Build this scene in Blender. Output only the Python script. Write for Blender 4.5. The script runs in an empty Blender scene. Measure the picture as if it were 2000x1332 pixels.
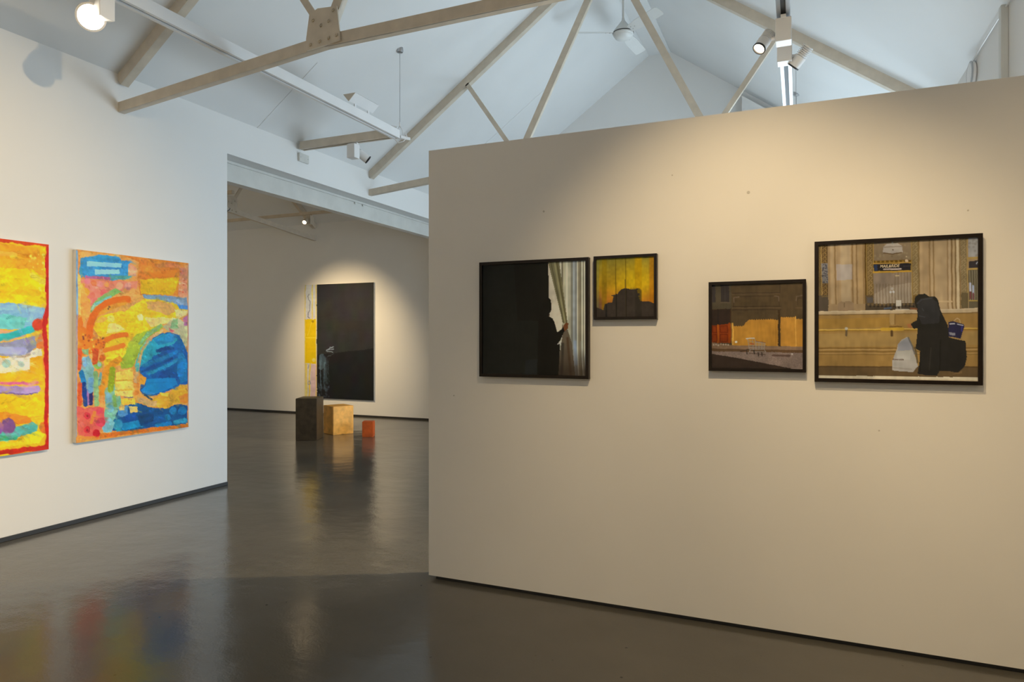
import bpy, bmesh, math, random
import numpy as np
from mathutils import Vector, Matrix
random.seed(7); np.random.seed(7)
S = bpy.context.scene
COL = S.collection

# ------------------------------------------------------------------ camera, world, light, exposure
YAW = math.atan(562/1313)
cd = bpy.data.cameras.new('camera'); cam = bpy.data.objects.new('camera', cd); COL.objects.link(cam)
cd.sensor_width = 36.0; cd.lens = 1313/2000*36.0; cd.clip_start = .05
cd.shift_y = -4/2000
cam.location = (0, 0, 1.5); cam.rotation_euler = (math.radians(90), 0, YAW)
S.camera = cam
S.view_settings.view_transform = 'Standard'; S.view_settings.look = 'None'
S.view_settings.gamma = 1; S.view_settings.use_curve_mapping = False
S.view_settings.exposure = 0.0
w = bpy.data.worlds.new('sky'); S.world = w; w.use_nodes = True
w.node_tree.nodes['Background'].inputs[0].default_value = (.55, .72, 1, 1)
w.node_tree.nodes['Background'].inputs[1].default_value = 1.0

def area(name, loc, direction, sx, sy, power, color):
    l = bpy.data.lights.new(name, 'AREA'); l.shape = 'RECTANGLE'; l.size = sx; l.size_y = sy
    l.energy = power; l.color = color
    o = bpy.data.objects.new(name, l); COL.objects.link(o)
    o.location = loc; o.rotation_euler = Vector(direction).to_track_quat('-Z', 'Y').to_euler()
    return o
DAY = (.72, .89, 1.0)
# daylight from the side window; far and end windows are added unseen fill (the glazing itself stands just outside these)
area('daylight_side_window', (1.27, 7.5, 1.55), (-1, 0, .18), 4.0, 1.7, 160, DAY)
area('added_daylight_far', (.25, 10.60, 1.45), (0, -1, .25), 1.7, 1.9, 78, DAY)
area('added_daylight_end', (-2.05, -4.40, 3.9), (0, 1, .15), 3.0, 1.1, 12, DAY)

WARM = (1.0, .74, .41)
def spot_light(name, pos, aim, power, cone, blend=.9, color=WARM, r=.03):
    l = bpy.data.lights.new(name, 'SPOT'); l.energy = power; l.color = color
    l.spot_size = math.radians(cone); l.spot_blend = blend; l.shadow_soft_size = r
    o = bpy.data.objects.new(name, l); COL.objects.link(o); o.location = pos
    o.rotation_euler = (Vector(aim)-Vector(pos)).to_track_quat('-Z', 'Y').to_euler()
    return o

# ------------------------------------------------------------------ measures
LX, RX, RIDGE = -5.41, 1.30, -2.055
EAVE, PITCH = 3.79, .712
GY, NY = 10.8, -4.5                        # far and near gable
def ceil_z(x): return EAVE + PITCH*min(x-LX, RX-x)
PY = 3.66                                   # face of the free-standing partition
TZ = 3.715                                  # underside of the lighting trunking

# ------------------------------------------------------------------ materials
def srgb(c):
    c = np.asarray(c, float)/255.0
    return np.where(c <= .04045, c/12.92, ((c+.055)/1.055)**2.4)
def mat(name, col, rough=.5, metal=0., var=.04, vscale=6., bump=0., bscale=60., emit=None, coat=0., spec=.5):
    m = bpy.data.materials.new(name); m.use_nodes = True
    nt = m.node_tree; b = nt.nodes['Principled BSDF']
    b.inputs['Roughness'].default_value = rough; b.inputs['Metallic'].default_value = metal
    b.inputs['Specular IOR Level'].default_value = spec
    b.inputs['Coat Weight'].default_value = coat
    tc = nt.nodes.new('ShaderNodeTexCoord')
    n = nt.nodes.new('ShaderNodeTexNoise'); n.inputs['Scale'].default_value = vscale; n.inputs['Detail'].default_value = 4
    nt.links.new(tc.outputs['Object'], n.inputs['Vector'])
    r = nt.nodes.new('ShaderNodeValToRGB')
    r.color_ramp.elements[0].position = .3; r.color_ramp.elements[1].position = .7
    r.color_ramp.elements[0].color = [max(0, c*(1-var)) for c in col]+[1]
    r.color_ramp.elements[1].color = [min(1, c*(1+var)) for c in col]+[1]
    nt.links.new(n.outputs['Fac'], r.inputs['Fac']); nt.links.new(r.outputs['Color'], b.inputs['Base Color'])
    if bump:
        n2 = nt.nodes.new('ShaderNodeTexNoise'); n2.inputs['Scale'].default_value = bscale; n2.inputs['Detail'].default_value = 3
        nt.links.new(tc.outputs['Object'], n2.inputs['Vector'])
        bp = nt.nodes.new('ShaderNodeBump'); bp.inputs['Strength'].default_value = bump; bp.inputs['Distance'].default_value = .004
        nt.links.new(n2.outputs['Fac'], bp.inputs['Height']); nt.links.new(bp.outputs['Normal'], b.inputs['Normal'])
    if emit:
        b.inputs['Emission Color'].default_value = (*emit[:3], 1); b.inputs['Emission Strength'].default_value = emit[3]
    return m
M = {}
M['wall'] = mat('white_wall_paint', (.78, .78, .77), .7, var=.012, vscale=1.5, bump=.05, bscale=25)
M['partition'] = mat('partition_paint', (.76, .745, .72), .65, var=.02, vscale=1.6, bump=.06, bscale=22)
M['filler'] = mat('grey_filler', (.52, .50, .46), .8, var=.1)
M['ceiling'] = mat('ceiling_paint', (.76, .77, .77), .7, var=.025, vscale=1.1, bump=.05, bscale=10)
M['steel'] = mat('cream_painted_steel', (.62, .55, .45), .42, var=.08, vscale=9, bump=.1, bscale=40)
M['steel2'] = mat('grey_white_painted_steel', (.62, .62, .59), .4, var=.05, vscale=7, bump=.1, bscale=30)
M['white'] = mat('white_powder_coat', (.78, .78, .78), .35, var=.02)
M['gable2'] = mat('fan_white', (.72, .73, .72), .35, var=.03)
M['alu'] = mat('brushed_aluminium', (.5, .51, .53), .4, metal=1., var=.05, vscale=30)
M['black'] = mat('black_plastic', (.012, .012, .013), .35, var=.1)
M['slot'] = mat('dark_track_slot', (.03, .03, .03), .5, var=.1)
M['frame'] = mat('black_stained_frame', (.010, .006, .004), .35, var=.25, vscale=25, spec=.2)
M['base'] = mat('charcoal_skirting', (.02, .02, .021), .5, var=.15)
M['wire'] = mat('steel_wire', (.45, .46, .47), .35, metal=.8, var=.05)
M['canvas_edge'] = mat('primed_canvas_edge', (.75, .71, .64), .8, var=.04, vscale=20, bump=.2, bscale=200)
M['blk'] = mat('black_brown_wood_block', (.040, .030, .019), .45, var=.35, vscale=14, bump=.2, bscale=50)
M['yel'] = mat('golden_wood_block', (.80, .43, .085), .45, var=.22, vscale=10, bump=.2, bscale=50)
M['org'] = mat('orange_wood_block', (.46, .085, .012), .45, var=.2, vscale=14, bump=.2, bscale=50)
M['lens'] = mat('lamp_lens_glow', (.9, .85, .75), .3, emit=(1, .82, .6, 6))
M['lens_dim'] = mat('small_lamp_lens_glow', (.9, .85, .75), .3, emit=(1, .85, .65, 2.2))
M['lens_off'] = mat('lamp_lens_dark', (.05, .05, .05), .15)
M['glow'] = mat('flood_lens_glow', (.9, .85, .75), .3, emit=(1, .9, .72, 60))

def floor_mat():
    m = bpy.data.materials.new('grey_painted_floor'); m.use_nodes = True
    nt = m.node_tree; b = nt.nodes['Principled BSDF']; L = nt.links.new
    tc = nt.nodes.new('ShaderNodeTexCoord')
    def noise(sc, det, mp=None):
        n = nt.nodes.new('ShaderNodeTexNoise'); n.inputs['Scale'].default_value = sc; n.inputs['Detail'].default_value = det
        if mp:
            q = nt.nodes.new('ShaderNodeMapping'); q.inputs['Scale'].default_value = mp
            L(tc.outputs['Object'], q.inputs['Vector']); L(q.outputs['Vector'], n.inputs['Vector'])
        else: L(tc.outputs['Object'], n.inputs['Vector'])
        return n
    n1 = noise(.9, 5); r1 = nt.nodes.new('ShaderNodeValToRGB')
    r1.color_ramp.elements[0].position = .3; r1.color_ramp.elements[1].position = .72
    r1.color_ramp.elements[0].color = (.080, .074, .062, 1); r1.color_ramp.elements[1].color = (.112, .103, .087, 1)
    L(n1.outputs['Fac'], r1.inputs['Fac'])
    # small dark specks in the paint
    v = nt.nodes.new('ShaderNodeTexVoronoi'); v.inputs['Scale'].default_value = 7
    L(tc.outputs['Object'], v.inputs['Vector'])
    sp = nt.nodes.new('ShaderNodeValToRGB'); sp.color_ramp.elements[0].position = .03; sp.color_ramp.elements[1].position = .06
    sp.color_ramp.elements[0].color = (.45, .45, .45, 1); sp.color_ramp.elements[1].color = (1, 1, 1, 1)
    L(v.outputs['Distance'], sp.inputs['Fac'])
    mx = nt.nodes.new('ShaderNodeMix'); mx.data_type = 'RGBA'; mx.blend_type = 'MULTIPLY'; mx.inputs[0].default_value = 1
    L(r1.outputs['Color'], mx.inputs[6]); L(sp.outputs['Color'], mx.inputs[7]); L(mx.outputs[2], b.inputs['Base Color'])
    n2 = noise(1.6, 4, (1, .5, 1)); r2 = nt.nodes.new('ShaderNodeMapRange')
    r2.inputs[3].default_value = .09; r2.inputs[4].default_value = .22
    L(n2.outputs['Fac'], r2.inputs[0]); L(r2.outputs[0], b.inputs['Roughness'])
    b.inputs['Specular IOR Level'].default_value = .5
    n3 = noise(2.4, 5, (1, 1.25, 1)); n4 = noise(80, 3)
    b1 = nt.nodes.new('ShaderNodeBump'); b1.inputs['Strength'].default_value = .55; b1.inputs['Distance'].default_value = .011
    b2 = nt.nodes.new('ShaderNodeBump'); b2.inputs['Strength'].default_value = .22; b2.inputs['Distance'].default_value = .0022
    L(n3.outputs['Fac'], b1.inputs['Height']); L(n4.outputs['Fac'], b2.inputs['Height'])
    L(b1.outputs['Normal'], b2.inputs['Normal']); L(b2.outputs['Normal'], b.inputs['Normal'])
    return m
M['floor'] = floor_mat()

def glass_mat():
    m = bpy.data.materials.new('clear_glazing'); m.use_nodes = True
    nt = m.node_tree; nt.nodes.remove(nt.nodes['Principled BSDF']); out = nt.nodes['Material Output']
    t = nt.nodes.new('ShaderNodeBsdfTransparent'); g = nt.nodes.new('ShaderNodeBsdfGlossy'); g.inputs['Roughness'].default_value = .03
    fr = nt.nodes.new('ShaderNodeFresnel'); fr.inputs[0].default_value = 1.22
    mx = nt.nodes.new('ShaderNodeMixShader')
    nt.links.new(fr.outputs[0], mx.inputs[0]); nt.links.new(t.outputs[0], mx.inputs[1]); nt.links.new(g.outputs[0], mx.inputs[2])
    nt.links.new(mx.outputs[0], out.inputs['Surface'])
    return m
M['glass'] = glass_mat()
def picture_glass_mat():            # anti-reflective picture glass, faintly green
    m = bpy.data.materials.new('picture_glass'); m.use_nodes = True
    nt = m.node_tree; nt.nodes.remove(nt.nodes['Principled BSDF']); out = nt.nodes['Material Output']
    t = nt.nodes.new('ShaderNodeBsdfTransparent'); t.inputs['Color'].default_value = (.975, .985, .975, 1)
    nt.links.new(t.outputs[0], out.inputs['Surface']); return m
M['picture_glass'] = picture_glass_mat()

def art_mat(name, rough, coat=0., spec=.4):
    m = bpy.data.materials.new(name); m.use_nodes = True
    nt = m.node_tree; b = nt.nodes['Principled BSDF']; b.inputs['Roughness'].default_value = rough
    b.inputs['Coat Weight'].default_value = coat; b.inputs['Coat Roughness'].default_value = .06
    a = nt.nodes.new('ShaderNodeAttribute'); a.attribute_name = 'paint'
    nt.links.new(a.outputs['Color'], b.inputs['Base Color']); b.inputs['Specular IOR Level'].default_value = spec
    return m
M['oil'] = art_mat('oil_paint_layer', .5, spec=.18)
M['print'] = art_mat('photographic_print', .6, coat=.12, spec=.1)

# ------------------------------------------------------------------ mesh helpers
def tag(o, label, cat, group=None):
    o['label'] = label; o['category'] = cat
    if group: o['group'] = group
    return o
def thing(name, label, cat, loc, group=None):
    o = bpy.data.objects.new(name, None); COL.objects.link(o); o.location = loc
    o.empty_display_size = .1
    return tag(o, label, cat, group)
def wloc(o):
    v = Vector((0, 0, 0))
    while o: v += o.location; o = o.parent
    return v
def obj(name, bm, m, parent=None, label=None, smooth=False, bevel=0.):
    if bevel:
        bmesh.ops.bevel(bm, geom=bm.edges[:], offset=bevel, segments=2, affect='EDGES', profile=.5)
    bmesh.ops.recalc_face_normals(bm, faces=bm.faces[:])
    if parent is not None: bmesh.ops.translate(bm, vec=-wloc(parent), verts=bm.verts[:])
    me = bpy.data.meshes.new(name); bm.to_mesh(me); bm.free(); me.materials.append(m)
    o = bpy.data.objects.new(name, me); COL.objects.link(o)
    if smooth:
        me.polygons.foreach_set('use_smooth', [True]*len(me.polygons))
        me.set_sharp_from_angle(angle=math.radians(40))
    if parent is not None: o.parent = parent
    if label: o['label'] = label
    return o
def struct(name, bm, m, parent=None, **k):
    o = obj(name, bm, m, parent, **k)
    if parent is None: o['kind'] = 'structure'
    return o
def NB(): return bmesh.new()
def box(bm, a, b, rotz=0., pivot=None):
    """axis box from corner a to corner b"""
    a, b = Vector(a), Vector(b); c = (a+b)/2; s = b-a
    mtx = Matrix.Translation(c) @ Matrix.Diagonal((abs(s.x), abs(s.y), abs(s.z), 1))
    if rotz:
        p = Vector(pivot) if pivot else c
        mtx = Matrix.Translation(p) @ Matrix.Rotation(rotz, 4, 'Z') @ Matrix.Translation(-p) @ mtx
    bmesh.ops.create_cube(bm, size=1, matrix=mtx); return bm
def basis(p0, p1, up=(0, 0, 1)):
    d = (Vector(p1)-Vector(p0)); L = d.length; d.normalize()
    u = Vector(up)
    if abs(d.dot(u)) > .98: u = Vector((0, 1, 0))
    x = u.cross(d).normalized(); u2 = d.cross(x).normalized()
    return d, x, u2, L
def bar(bm, p0, p1, w, h, up=(0, 0, 1), ou=0., ow=0.):
    """rectangular bar; h along 'up', w across; offsets ow/ou"""
    d, x, u, L = basis(p0, p1, up); c = (Vector(p0)+Vector(p1))/2 + x*ow + u*ou
    R = Matrix((x, u, d)).transposed().to_4x4()
    bmesh.ops.create_cube(bm, size=1, matrix=Matrix.Translation(c) @ R @ Matrix.Diagonal((w, h, L, 1))); return bm
def angle_iron(bm, p0, p1, h, w=.06, t=.009, side=1):
    """L section: a standing leg of height h in the XZ plane and a lower flange running back in +Y"""
    bar(bm, p0, p1, t, h, (0, 0, 1))
    d, x, u, L = basis(p0, p1)
    s = 1 if x.y > 0 else -1
    bar(bm, p0, p1, w, t, (0, 0, 1), ou=-(h/2-t/2), ow=s*(w/2)); return bm
def cyl(bm, p0, p1, r, seg=24, r2=None, cap=True):
    d, x, u, L = basis(p0, p1); c = (Vector(p0)+Vector(p1))/2
    R = Matrix((x, u, d)).transposed().to_4x4()
    bmesh.ops.create_cone(bm, cap_ends=cap, segments=seg, radius1=r, radius2=r if r2 is None else r2, depth=L, matrix=Matrix.Translation(c) @ R); return bm
def lathe(bm, c, axis, prof, seg=32):
    """prof: list of (radius, distance along axis)"""
    d, x, u, _ = basis((0, 0, 0), axis); c = Vector(c); rings = []
    for r, t in prof:
        if r < 1e-5: rings.append([bm.verts.new(c+d*t)])
        else: rings.append([bm.verts.new(c+d*t+(x*math.cos(2*math.pi*i/seg)+u*math.sin(2*math.pi*i/seg))*r) for i in range(seg)])
    for a, b in zip(rings, rings[1:]):
        for i in range(seg):
            j = (i+1) % seg
            if len(a) == 1 and len(b) == 1: continue
            if len(a) == 1: bm.faces.new((a[0], b[i], b[j]))
            elif len(b) == 1: bm.faces.new((a[i], a[j], b[0]))
            else: bm.faces.new((a[i], a[j], b[j], b[i]))
    return bm
def prism(bm, pts, vec):
    """extrude a polygon (3d points) by vec"""
    vec = Vector(vec); a = [bm.verts.new(Vector(p)) for p in pts]; b = [bm.verts.new(Vector(p)+vec) for p in pts]
    bm.faces.new(a); bm.faces.new(b[::-1])
    n = len(a)
    for i in range(n): bm.faces.new((a[i], b[i], b[(i+1) % n], a[(i+1) % n]))
    return bm
def tube(bm, pts, r, seg=8):
    for p, q in zip(pts, pts[1:]): cyl(bm, p, q, r, seg)
    return bm

# ------------------------------------------------------------------ the setting: main hall
b = NB(); box(b, (-13, NY-.3, -.15), (RX+.3, GY+.3, 0)); struct('floor', b, M['floor'])
T = .2
b = NB(); box(b, (LX-T, NY, 0), (LX, 5.2, EAVE+.02)); struct('wall_left', b, M['wall'])
b = NB(); box(b, (LX-T, 5.2, 3.407), (LX, 10.35, EAVE+.02)); struct('wall_header', b, M['wall'])
b = NB(); box(b, (LX-T, 10.35, 0), (LX, GY, EAVE+.02)); struct('wall_return', b, M['wall'])
# right wall with a window opening behind the partition
b = NB()
box(b, (RX, NY, 0), (RX+T, 5.35, EAVE+.02)); box(b, (RX, 9.65, 0), (RX+T, GY, EAVE+.02))
box(b, (RX, 5.35, 0), (RX+T, 9.65, .6)); box(b, (RX, 5.35, 2.5), (RX+T, 9.65, EAVE+.02))
struct('wall_right', b, M['wall'])
b = NB()
box(b, (LX-T, GY, 0), (-.65, GY+T, EAVE)); box(b, (1.15, GY, 0), (RX+T, GY+T, EAVE)); box(b, (-.65, GY, 2.5), (1.15, GY+T, EAVE)); box(b, (-.65, GY, 0), (1.15, GY+T, .4))
prism(b, [(LX-T, GY, EAVE), (RX+T, GY, EAVE), (RIDGE, GY, ceil_z(RIDGE)+.1)], (0, T, 0)); struct('wall_far', b, M['wall'])
b = NB()
wx0, wx1, wz0, wz1 = -3.7, -.4, 3.2, 4.55
box(b, (LX-T, NY-T, 0), (wx0, NY, EAVE)); box(b, (wx1, NY-T, 0), (RX+T, NY, EAVE))
box(b, (wx0, NY-T, 0), (wx1, NY, wz0))
box(b, (wx0, NY-T, wz1), (wx1, NY, wz1+.02))
prism(b, [(LX-T, NY-T, EAVE), (wx0, NY-T, EAVE), (wx0, NY-T, ceil_z(wx0)+.1)], (0, T, 0)); prism(b, [(RX+T, NY-T, EAVE), (wx1, NY-T, EAVE), (wx1, NY-T, ceil_z(wx1)+.1)], (0, T, 0))
prism(b, [(wx0, NY-T, wz1), (wx1, NY-T, wz1), (wx1, NY-T, ceil_z(wx1)+.1), (RIDGE, NY-T, ceil_z(RIDGE)+.1), (wx0, NY-T, ceil_z(wx0)+.1)], (0, T, 0))
struct('wall_near', b, M['wall'])
def window(name, a0, a1, z0, z1, axis, at, nx, nz):
    r = bpy.data.objects.new(name, None); COL.objects.link(r); r['kind'] = 'structure'
    mk = (lambda p, q, h, d0, d1: ((p, at+d0, h[0]), (q, at+d1, h[1]))) if axis == 'x' else (lambda p, q, h, d0, d1: ((at+d0, p, h[0]), (at+d1, q, h[1])))
    r.location = ((a0+a1)/2, at, z0) if axis == 'x' else (at, (a0+a1)/2, z0)
    b = NB()
    for k in range(nx+1):
        p = a0+(a1-a0)*k/nx; box(b, *mk(max(a0, p-.03), min(a1, p+.03), (z0, z1), -.04, .04))
    for k in range(nz+1):
        p = z0+(z1-z0)*k/nz; box(b, *mk(a0, a1, (max(z0, p-.03), min(z1, p+.03)), -.04, .04))
    obj('window_frame', b, M['white'], r)
    for i in range(nx):
        for k in range(nz):
            b = NB(); w_, h_ = (a1-a0)/nx, (z1-z0)/nz
            box(b, *mk(a0+w_*i+.03, a0+w_*(i+1)-.03, (z0+h_*k+.03, z0+h_*(k+1)-.03), -.004, .004)); obj('pane', b, M['glass'], r)
window('window_1', 5.35, 9.65, .6, 2.5, 'y', RX+.12, 4, 2)
window('added_window_2', wx0, wx1, wz0, wz1, 'x', NY-.12, 5, 2)  # unseen near gable window, added for cool ambient light on the ceiling
window('added_window_3', -.65, 1.15, .4, 2.5, 'x', GY+.1, 2, 2)  # unseen far gable window, added to brighten the ceiling slopes
# pitched ceiling
b = NB()
prism(b, [(LX-T, NY, EAVE-PITCH*T), (RIDGE, NY, ceil_z(RIDGE)), (RIDGE, NY, ceil_z(RIDGE)+.14), (LX-T, NY, EAVE-PITCH*T+.14)], (0, GY-NY, 0))
struct('ceiling_left', b, M['ceiling'])
b = NB()
prism(b, [(RX+T, NY, EAVE-PITCH*T), (RIDGE, NY, ceil_z(RIDGE)), (RIDGE, NY, ceil_z(RIDGE)+.14), (RX+T, NY, EAVE-PITCH*T+.14)], (0, GY-NY, 0))
struct('ceiling_right', b, M['ceiling'])
b = NB(); hw = .17
prism(b, [(RIDGE-hw, NY, ceil_z(RIDGE-hw)-.012), (RIDGE+hw, NY, ceil_z(RIDGE+hw)-.012), (RIDGE+hw, NY, ceil_z(RIDGE+hw)+.02), (RIDGE-hw, NY, ceil_z(RIDGE-hw)+.02)], (0, GY-NY, 0))
struct('trim_ridge', b, M['ceiling'])
for i, (y, x0, x1) in enumerate([(5.62, LX, -4.6), (9.3, LX, -3.4), (2.0, LX, -3.0)]):     # thin cover beads over the board joints
    b = NB(); bar(b, (x0, y, ceil_z(x0)-.001), (x1, y, ceil_z(x1)-.001), .012, .006); struct('trim_bead', b, M['ceiling'])
# pier in the far right corner of the gable, boxed pipe on the right wall
b = NB(); xp = -.80
prism(b, [(xp, GY-.16, 2.55), (RX, GY-.16, 2.55), (RX, GY-.16, EAVE-.12), (xp, GY-.16, ceil_z(xp)-.13)], (0, .16, 0)); struct('trim_pier', b, M['wall'])
b = NB(); box(b, (RX-.045, 5.50, 0), (RX, 5.56, EAVE-.02)); struct('trim_conduit', b, M['steel2'], bevel=.006)
# skirtings and shadow gap
b = NB(); box(b, (LX, NY, 0), (LX+.012, 5.2, .035)); struct('baseboard_left', b, M['base'], bevel=.003)
b = NB(); box(b, (-12.4, GY-.014, 0), (LX-T, GY, .032)); struct('baseboard_far', b, M['base'], bevel=.003)
# free standing partition on a recessed plinth
b = NB(); box(b, (-2.133, PY, .024), (RX, PY+.14, 2.677)); part_wall = struct('wall_partition', b, M['partition'])
for x, z, r in ((-.243, 2.254, .008), (-1.955, 1.152, .005), (-1.366, 2.24, .006), (.71, 2.09, .004), (-.63, 2.38, .004), (.35, 1.06, .004)):
    b = NB(); cyl(b, (x, PY-.0012, z), (x, PY+.001, z), r, 14); obj('filled_hole', b, M['filler'], part_wall)
b = NB(); box(b, (-2.09, PY+.018, 0), (RX, PY+.125, .026)); struct('baseboard_partition', b, M['base'])
# steel lintel over the wide opening
b = NB(); x = LX-T
box(b, (x-.012, 5.0, 3.185), (x, 10.5, 3.46))
box(b, (x-.09, 5.0, 3.175), (x+.03, 10.5, 3.187))
box(b, (x-.09, 5.0, 3.375), (x+.018, 10.5, 3.387))
lint = struct('trim_lintel', b, M['steel2'])
for y in (7.62, 7.80):
    b = NB(); cyl(b, (x, y, 3.36), (x+.02, y, 3.36), .014, 6); obj('bolt', b, M['steel2'], lint)

# ------------------------------------------------------------------ second room beyond the opening
RY0 = 4.1; R2 = (RY0+GY)/2
def ceil2(y): return 3.80 + PITCH*min(y-RY0, GY-y)
b = NB(); box(b, (-12.6, GY, 0), (LX-T, GY+T, 3.86)); struct('wall_back', b, M['wall'])
b = NB(); box(b, (-12.6, RY0-T, 0), (LX-T, RY0, 3.86)); struct('wall_front', b, M['wall'])
for nm, x0, x1 in (('wall_west', -12.6, -12.4),):
    b = NB(); prism(b, [(x0, RY0, 0), (x0, GY, 0), (x0, GY, 3.8), (x0, R2, ceil2(R2)), (x0, RY0, 3.8)], (x1-x0, 0, 0)); struct(nm, b, M['wall'])
b = NB(); prism(b, [(LX-T-.11, RY0, EAVE), (LX-T-.11, GY, EAVE), (LX-T-.11, R2, ceil2(R2))], (.1, 0, 0)); struct('wall_gable', b, M['wall'])
b = NB(); box(b, (LX-T-.11, RY0, 3.47), (LX-T-.01, GY, EAVE)); struct('wall_spandrel', b, M['wall'])
b = NB(); prism(b, [(-12.6, GY+.1, 3.80-.0712), (-12.6, R2, ceil2(R2)), (-12.6, R2, ceil2(R2)+.14), (-12.6, GY+.1, 3.87)], (12.6+LX-T, 0, 0)); struct('ceiling_back', b, M['ceiling'])
b = NB(); prism(b, [(-12.6, RY0-.1, 3.80-.0712), (-12.6, R2, ceil2(R2)), (-12.6, R2, ceil2(R2)+.14), (-12.6, RY0-.1, 3.87)], (12.6+LX-T, 0, 0)); struct('ceiling_front', b, M['ceiling'])

# ------------------------------------------------------------------ roof trusses
def truss(label, P, L0, L1, ceilf, m, detail=True):
    """P(s, z) -> world point for position s across the span (L0..L1)"""
    c = (L0+L1)/2; t = thing('roof_truss', label, 'roof truss', P(c, 3.68), 'raised tie roof trusses')
    dpt = Vector(P(0, 0, 1))-Vector(P(0, 0, 0))       # direction away from the viewed face
    def member(name, s0, z0, s1, z1, h, flange=.055):
        b = NB(); p0, p1 = Vector(P(s0, z0)), Vector(P(s1, z1)); t_ = .010
        bar(b, p0, p1, t_, h)
        d, x, u, L = basis(p0, p1); sg = 1 if x.dot(dpt) > 0 else -1
        lo = -1 if u.z > 0 else 1
        bar(b, p0, p1, flange, t_, ou=lo*(h/2-t_/2), ow=sg*flange/2)
        return obj(name, b, m, t)
    for s in (1, -1):
        e = L0 if s == 1 else L1; X = lambda d: e+s*d
        g = 2.20
        member('rafter', X(.0), ceilf(X(.0))-.055, c, ceilf(c)-.055, .11, .07)
        member('tie_bar', X(.0), 3.50, X(g), 3.69, .085)
        member('strut', X(1.50), ceilf(X(1.5))-.10, X(g-.03), 3.80, .055, .045)
        member('hanger_tie', X(g+.04), 3.80, c, ceilf(c)-.16, .08, .045)
        b = NB(); d0 = Vector(P(0, 0, -.012))-Vector(P(0, 0, 0))
        pts = [(g-.15, 3.635), (g+.155, 3.66), (g+.125, 3.915), (g-.05, 3.93), (g-.125, 3.90), (g-.155, 3.72)]
        prism(b, [Vector(P(X(q), z))+d0*.6 for q, z in pts], d0)
        pl = obj('gusset_plate', b, m, t)
        for q, z in [(g-.115, 3.675), (g-.03, 3.685), (g+.05, 3.695), (g+.12, 3.705), (g-.02, 3.80), (g+.05, 3.82), (g-.09, 3.85), (g+.09, 3.89)]:
            b = NB(); p = Vector(P(X(q), z))+d0*1.5; cyl(b, p, p+d0*1.1, .0155, 6); cyl(b, p+d0*1.1, p+d0*1.5, .008, 8); obj('bolt', b, m, pl)
    member('tie_bar', L0+2.2, 3.69, L1-2.2, 3.69, .085)
    return t
def PX(y): return lambda s, z, d=0: (s, y+d, z)
truss('near cream steel truss over the hall whose bolted plate shows close up', PX(4.0), LX, RX, ceil_z, M['steel'])
truss('cream steel truss in front of the ceiling fan, its rafters meeting above the partition', PX(7.67), LX, RX, ceil_z, M['steel'])
truss('cream steel truss of the second room seen through the wide opening', lambda s, z, d=0: (-8.88-d, s, z), RY0, GY, ceil2, M['steel'])

# ------------------------------------------------------------------ lighting trunking
def trunk(label, p0, p1, wd, ht, m, group='suspended lighting tracks', slot=.03):
    t = thing('lighting_track', label, 'lighting track', ((p0[0]+p1[0])/2, (p0[1]+p1[1])/2, p0[2]), group)
    b = NB(); q0, q1 = Vector(p0), Vector(p1); up = Vector((0, 0, 1))
    d, x, u, L = basis(p0, p1)
    bar(b, q0+up*(ht/2+.012), q1+up*(ht/2+.012), wd, ht-.024)
    for s in (1, -1): bar(b, q0+up*.012, q1+up*.012, (wd-slot)/2, .024, ow=s*(wd+slot)/4)
    obj('housing', b, m, t)
    b = NB(); bar(b, q0+up*.018, q1+up*.018, slot, .008); obj('slot', b, M['slot'], t)
    for e, s in ((q0, -1), (q1, 1)):
        b = NB(); bar(b, e+up*ht/2, e+d*s*.006+up*ht/2, wd*1.03, ht*1.03); obj('end_cap', b, m, t)
    return t
LT, RT, RZ = -4.10, -.10, 3.655
long_track = trunk('long white box track running lengthwise near the left wall', (LT, NY+.1, TZ), (LT, 6.33, TZ), .085, .09, M['white'])
trunk('short box track, darkened for its dim light, crossing from the left wall to the wire hanger', (LX+.05, 6.28, TZ), (LT-.053, 6.28, TZ), .085, .09, M['steel'])  # darker steel tone stands in for the weaker light on this track
trunk('bright metal track running over the partition on the right side', (RT, NY+.1, RZ), (RT, 10.2, RZ), .085, .06, M['alu'], slot=.032)
trunk('dim track in the second room above the black painting', (-12.2, 9.6, TZ), (-7.55, 9.6, TZ), .05, .05, M['steel'])

def hanger(label, x, y, z1, m, bracket=False, twin=False):
    zc = ceil_z(x)
    t = thing('suspension_wire', label, 'suspension wire', (x, y, zc), 'track suspension wires')
    b = NB(); n = Vector((-PITCH if x < RIDGE else PITCH, 0, 1)).normalized()
    lathe(b, (x, y, zc), -n if False else (0, 0, -1), [(0, -.03), (.036, -.03), (.04, .01), (.034, .028), (.012, .034), (0, .034)], 20)
    obj('ceiling_rose', b, M['alu'], t, smooth=True)
    b = NB(); cyl(b, (x, y, zc-.02), (x, y, z1+.13), .003, 8); obj('wire', b, M['wire'], t)
    b = NB(); cyl(b, (x, y, z1+.10), (x, y, z1+.16), .008, 10)
    for s in (1, -1): tube(b, [(x, y, z1+.12), (x+s*.035, y, z1+.06), (x+s*.046, y, z1)], .005, 6)
    obj('yoke', b, M['white'], t)
    return t
hanger('thin wire with round rose holding the corner of the white box track', LT, 6.40, TZ+.045, M['wire'])
hanger('wire hanging from the nearer of two small roses over the bright track', RT+.06, 8.55, RZ+.05, M['wire'])
hanger('wire hanging from the farther of two small roses over the bright track', RT+.06, 9.65, RZ+.05, M['wire'])

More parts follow.
